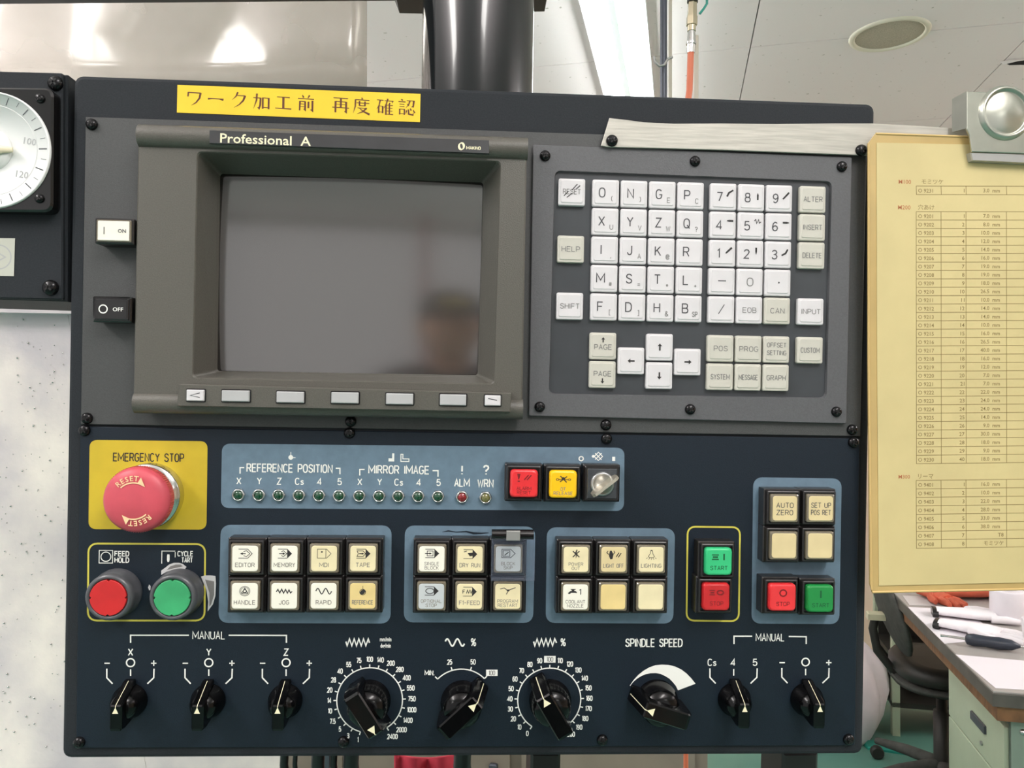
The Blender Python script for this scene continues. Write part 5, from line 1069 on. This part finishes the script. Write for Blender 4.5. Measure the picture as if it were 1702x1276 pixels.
g1 = onDesk('cotton_glove', 'upper white cotton glove with dark cuff band on the desk', 'glove', 1556, 1023, dirang((1556, 1023), (1665, 1034))); glove(g1, 'glove_white', .2, 1, 'black_soft')
g2 = onDesk('cotton_glove', 'lower white cotton glove with dark cuff band on the desk', 'glove', 1562, 1043, dirang((1562, 1043), (1665, 1062))); glove(g2, 'glove_white', .2, -1, 'black_soft')
g3 = onDesk('rubber_glove', 'orange red rubber glove with fingers to the right on the desk', 'glove', 1560, 996, dirang((1560, 1000), (1650, 997))); glove(g3, 'glove_red', .2, 1); g3.scale = (1.25, 1.25, 1.9)
g4 = onDesk('rubber_glove', 'crumpled orange red rubber glove at the left of the other one', 'glove', 1530, 990, dirang((1530, 990), (1560, 1000))); glove(g4, 'glove_red', .2, -1); g4.scale = (.75, .75, 1.1)
td = dirang((1577, 1068), (1705, 1086))
t1 = onDesk('screwdriver', 'tool with black rubber handle and steel shaft near the desk edge', 'tool', 1604, 1072, td)
b = MB(1); b.lathe([(.006, 0), (.014, .004), (.017, .02), (.015, .05), (.017, .08), (.014, .11), (.008, .122), (.004, .13)], (0, 0, .018), 20, axis='x'); b.build('handle', 'tool_navy', t1)
b = MB(1); b.tube([(-.06, 0, .018), (.002, 0, .018)], .0035, 10); b.tube([(.125, 0, .018), (.26, .004, .012)], .003, 10); b.build('shaft', 'chrome', t1)
c1 = onDesk('cup', 'pale cup cut off by the right edge of the photo', 'cup', 1722, 1074)
b = MB(1); b.lathe([(.026, 0), (.03, .002), (.034, .075), (.032, .075), (.029, .004), (0, .004)], n=32); b.build('cup_body', 'paper_white', c1)

for o, g in ((g1, 'cotton gloves on the desk'), (g2, 'cotton gloves on the desk'), (g3, 'rubber gloves on the desk'), (g4, 'rubber gloves on the desk')): o['group'] = g
for o in bpy.data.objects:
    if o.name.startswith('paper_sheet'): o['group'] = 'paper sheets on the desk'
# ================================================================== CHAIR
ch0 = at(1545, 1100, 2.78)
chr_ = empty('office_chair', 'dark office chair with oval backrest pulled up to the desk', 'chair', matrix=Matrix.Translation((ch0.x, ch0.y, 0)) @ Matrix.Rotation(-YAW, 4, 'Z'))
b = MB(1)
def ell(b, c, rx_, ry_, rz_, n=24, m=10, tilt=0):
    rings = []
    for j in range(1, m):
        t = PI * j / m; ring = []
        for i in range(n):
            a = 2 * PI * i / n; x, y, z = rx_ * math.sin(t) * math.cos(a), ry_ * math.sin(t) * math.sin(a), rz_ * math.cos(t)
            x, z = x * math.cos(tilt) + z * math.sin(tilt), -x * math.sin(tilt) + z * math.cos(tilt); ring.append((c[0] + x, c[1] + y, c[2] + z))
        rings.append(ring)
    b.loft(rings, True, True, True)
def sup(b, w, d_, z0_, z1_, c=(0, 0), n=28):
    def rgx(k, z): return [(c[0] + w * k * abs(math.cos(2 * PI * i / n)) ** .7 * (1 if math.cos(2 * PI * i / n) > 0 else -1), c[1] + d_ * k * abs(math.sin(2 * PI * i / n)) ** .7 * (1 if math.sin(2 * PI * i / n) > 0 else -1), z) for i in range(n)]
    b.loft([rgx(.9, z0_), rgx(1, z0_ + .012), rgx(1, z1_ - .02), rgx(.93, z1_ - .004), rgx(.7, z1_)], True, True, True)
b.sc = 1; sup(b, .175, .19, .43, .49, (.05, 0)); b.build('seat', 'chair_black', chr_)
b = MB(1); sup(b, .18, .195, .415, .43, (.05, 0)); b.build('seat_pan', 'chair_fabric', chr_)
b = MB(1); ell(b, (-.128, 0, .64), .026, .20, .15, tilt=-.3); b.build('backrest', 'chair_fabric', chr_)
b = MB(1); b.tube([(-.05, 0, .40), (-.12, 0, .43), (-.175, 0, .50), (-.19, 0, .58), (-.18, 0, .625)], .011, 10, flat=1.4); b.build('back_bar', 'chair_black', chr_)
b = MB(1); b.box(-.21, -.15, -.02, .02, .615, .64, .004); b.build('back_bracket', 'chair_cream', chr_)
b = MB(1); b.lathe([(.028, .08), (.028, .3), (.018, .3), (.018, .42)], (.04, 0, 0), 16); b.build('gas_column', 'chair_black', chr_)
for k in range(5):
    a = math.radians(196 + 72 * k); ca, sa = math.cos(a), math.sin(a)
    b = MB(1); b.tube([(.04, 0, .11), (.04 + ca * .15, sa * .15, .095), (.04 + ca * .29, sa * .29, .07)], [.028, .024, .016], 10, flat=.8); lgx = b.build('base_leg', 'chair_fabric', chr_)
    b = MB(1); b.lathe([(.02, -.014), (.025, -.01), (.025, .01), (.02, .014)], (.04 + ca * .29, sa * .29, .025), 14, axis='y'); b.build('caster', 'chair_black', lgx)

# ================================================================== BAG, SHELF, FLOOR THINGS
bgp = at(1366, 1140, 3.3)
bag = MB(1); rings = []
for j in range(15):
    t = j / 14; r = .27 * (math.sin(min(1, t * 1.15 + .22) * PI * .93) ** .6) * (1 - .1 * t); ring = []
    for i in range(36):
        a = 2 * PI * i / 36; k = 1 + .07 * math.sin(5 * a + t * 4) + .05 * math.sin(9 * a - t * 7) + random.uniform(-.02, .02); ring.append((r * k * math.cos(a), r * k * math.sin(a) * .8, t * .64))
    rings.append(ring)
bag.loft(rings, True, True, True); bo = bag.build('plastic_bag', 'bag_white'); bo.location = (bgp.x + .0, bgp.y, 0); tag(bo, 'stuffed white plastic bag standing behind the office chair', 'bag')
shp = at(1488, 1140, 3.25)
sh = empty('steel_shelf', 'low pale green steel shelf behind the chair', 'shelf', matrix=Matrix.Translation((shp.x, shp.y, 0)) @ Matrix.Rotation(-YAW, 4, 'Z'))
for x_, y_ in ((0, 0), (.5, 0), (0, .3), (.5, .3)):
    b = MB(1); b.box(x_ - .015, x_ + .015, y_ - .015, y_ + .015, 0, .6); b.build('post', 'desk_green', sh)
for z_ in (.12, .32, .55):
    b = MB(1); b.box(-.015, .515, -.015, .315, z_, z_ + .02); b.build('shelf_board', 'chair_black' if z_ < .5 else 'desk_green_dark', sh)
tp = rg(1470, 1243, 0); b = MB(1)
b.prism([(-.07, -.03), (.09, -.05), (.11, .02), (.02, .06), (-.08, .03)], 0, .012, .003); o = b.build('teal_rag', 'teal_plastic'); o.matrix_world = RMM @ Matrix.Translation((tp.x, tp.y, 0)); tag(o, 'bright teal rag on the green floor by the chair base', 'cloth')
b = MB(1); b.box(.0, .5, .28, .3, .05, .58); b.build('interior_shade', 'chair_black', sh)  # dark sheet added to stand in for the shade inside the shelf
# under the console
cb = empty('tool_cabinet', 'brownish grey cabinet visible just under the console', 'cabinet', matrix=RMM @ Matrix.Translation((-1.32, 1.9, 0)))
b = MB(1); b.box(0, 1.38, 0, .5, .03, .86, .006); b.build('cabinet_body', 'cabinet_brown', cb)
b = MB(1); b.box(-.01, 1.39, -.01, .51, .86, .89, .004); b.build('cabinet_top', 'cabinet_brown', cb)
for k in range(3):
    b = MB(1); b.box(.03 + k * .45, .45 + k * .45, -.018, -.0005, .08, .84, .004); dd = b.build('cabinet_door', 'cabinet_brown', cb); b = MB(1); b.box(.40 + k * .45, .42 + k * .45, -.032, -.018, .4, .52, .003); b.build('door_handle', 'pipe_steel', dd)
rc = at(700, 1290, .75); b = MB(1)
pts_ = []
NXr = 14
for j in range(7):
    for i in range(NXr + 1):
        u = i / NXr; v = j / 6; pts_.append(at(655 + u * 100, 1252 + v * 150 + 6 * math.sin(u * 3), .745 + .006 * math.sin(u * 14) + .01 * v))
b.add([tuple(p) for p in pts_], [(j * (NXr + 1) + i, j * (NXr + 1) + i + 1, (j + 1) * (NXr + 1) + i + 1, (j + 1) * (NXr + 1) + i) for j in range(6) for i in range(NXr)], True)
o = b.build('red_cloth', 'cloth_red'); md = o.modifiers.new('t', 'SOLIDIFY'); md.thickness = .003; tag(o, 'red cloth hanging just below the console', 'cloth')
kb = empty('cable_bundle', 'black cables and bracket hanging under the left half of the console', 'cable', loc=(0, 0, 0))
for px, w in ((474, 14), (492, 8), (530, 22), (556, 12), (585, 26), (770, 30)):
    b = MB(1); b.tube([at(px, 1235, .66), at(px - 2, 1270, .66), at(px + 4, 1330, .67), at(px, 1420, .68)], w / 2 / FX * .66, 10); b.build('cable', 'black_soft', kb)

b = MB(1); b.box(-.03, .03, -.03, .03, 0, CEIL); b.box(-.05, .05, -.05, .05, 0, .01); o = b.build('steel_post', 'post_red') if 'post_red' in MATS else b.build('steel_post', mat('post_red', (150, 58, 48), .5)); o.location = (.12, -3.3, 0); tag(o, 'reddish steel post, seen only as a faint streak in the monitor', 'post')
# ================================================================== THE PHOTOGRAPHER, seen only as a dark reflection in the tube face
def skin_body(name, verts, edges, radii, m, parent, root=0, sub=2):
    me = bpy.data.meshes.new(name); me.from_pydata(verts, edges, []); me.materials.append(MATS[m]); o = bpy.data.objects.new(name, me); COL.objects.link(o)
    if parent: o.parent = parent
    o.modifiers.new('skin', 'SKIN'); sv = me.skin_vertices[0].data
    for i, r in enumerate(radii): sv[i].radius = (r, r) if not isinstance(r, tuple) else r; sv[i].use_root = (i == root)
    sb = o.modifiers.new('sub', 'SUBSURF'); sb.levels = sub; sb.render_levels = sub
    return o
mat('work_clothes', (46, 48, 54), .9); mat('skin', (196, 150, 124), .5); mat('cap_dark', (30, 30, 34), .8); mat('cap_mark', (220, 200, 60), .6)
ph = empty('person', 'person standing in dark work clothes and cap, seen only reflected in the monitor', 'person', loc=(.05, -.40, 0)); ph.scale = (1, 1, .925)
V = [(0, 0, .95), (0, 0, 1.12), (0, .01, 1.30), (0, .01, 1.42), (.17, .0, 1.40), (.25, .0, 1.14), (.245, .13, 1.0), (-.17, 0, 1.40), (-.25, .0, 1.14), (-.245, .13, 1.0), (.10, 0, .90), (.11, .02, .50), (.11, 0, .09), (.12, .13, .05), (-.10, 0, .90), (-.11, .02, .50), (-.11, 0, .09), (-.12, .13, .05)]
E_ = [(0, 1), (1, 2), (2, 3), (3, 4), (4, 5), (5, 6), (3, 7), (7, 8), (8, 9), (0, 10), (10, 11), (11, 12), (12, 13), (0, 14), (14, 15), (15, 16), (16, 17)]
skin_body('clothed_body', V, E_, [(.16, .11), (.15, .11), (.17, .12), .09, .065, .05, .035, .065, .05, .035, .09, .06, .045, .035, .09, .06, .045, .035], 'work_clothes', ph)
b = MB(1); ell(b, (0, .03, 1.60), .075, .095, .115); b.tube([(0, .01, 1.42), (0, .02, 1.54)], .05, 14); b.tube([(0, .12, 1.61), (0, .142, 1.585), (0, .122, 1.575)], [.008, .014, .01], 8); ell(b, (.078, .02, 1.60), .01, .02, .03); ell(b, (-.078, .02, 1.60), .01, .02, .03); b.build('head', 'skin', ph)
b = MB(1); ell(b, (0, .02, 1.65), .085, .105, .075); b.prism([(-.07, .09), (.07, .09), (.06, .17), (.02, .19), (-.02, .19), (-.06, .17)], 1.645, 1.653, .002); b.build('cap', 'cap_dark', ph)
b = MB(1); b.tube([(-.035, .118, 1.672), (0, .128, 1.674), (.035, .118, 1.672)], .006, 8); b.build('cap_mark', 'cap_mark', ph)
for sx_ in (1, -1):
    b = MB(1); b.tube([(sx_ * .245, .12, 1.02), (sx_ * .24, .16, .97), (sx_ * .235, .18, .93)], [.026, .034, .034], 12, flat=.6)
    for k in range(4): b.tube([(sx_ * .235 + (k - 1.5) * .017, .18, .935), (sx_ * .232 + (k - 1.5) * .017, .195, .895), (sx_ * .228 + (k - 1.5) * .016, .185, .862 + (.012 if k in (0, 3) else 0))], [.0095, .009, .007], 8)
    b.tube([(sx_ * .215, .165, .98), (sx_ * .195, .19, .945), (sx_ * .198, .20, .915)], [.013, .0115, .009], 8); b.build('hand', 'skin', ph)
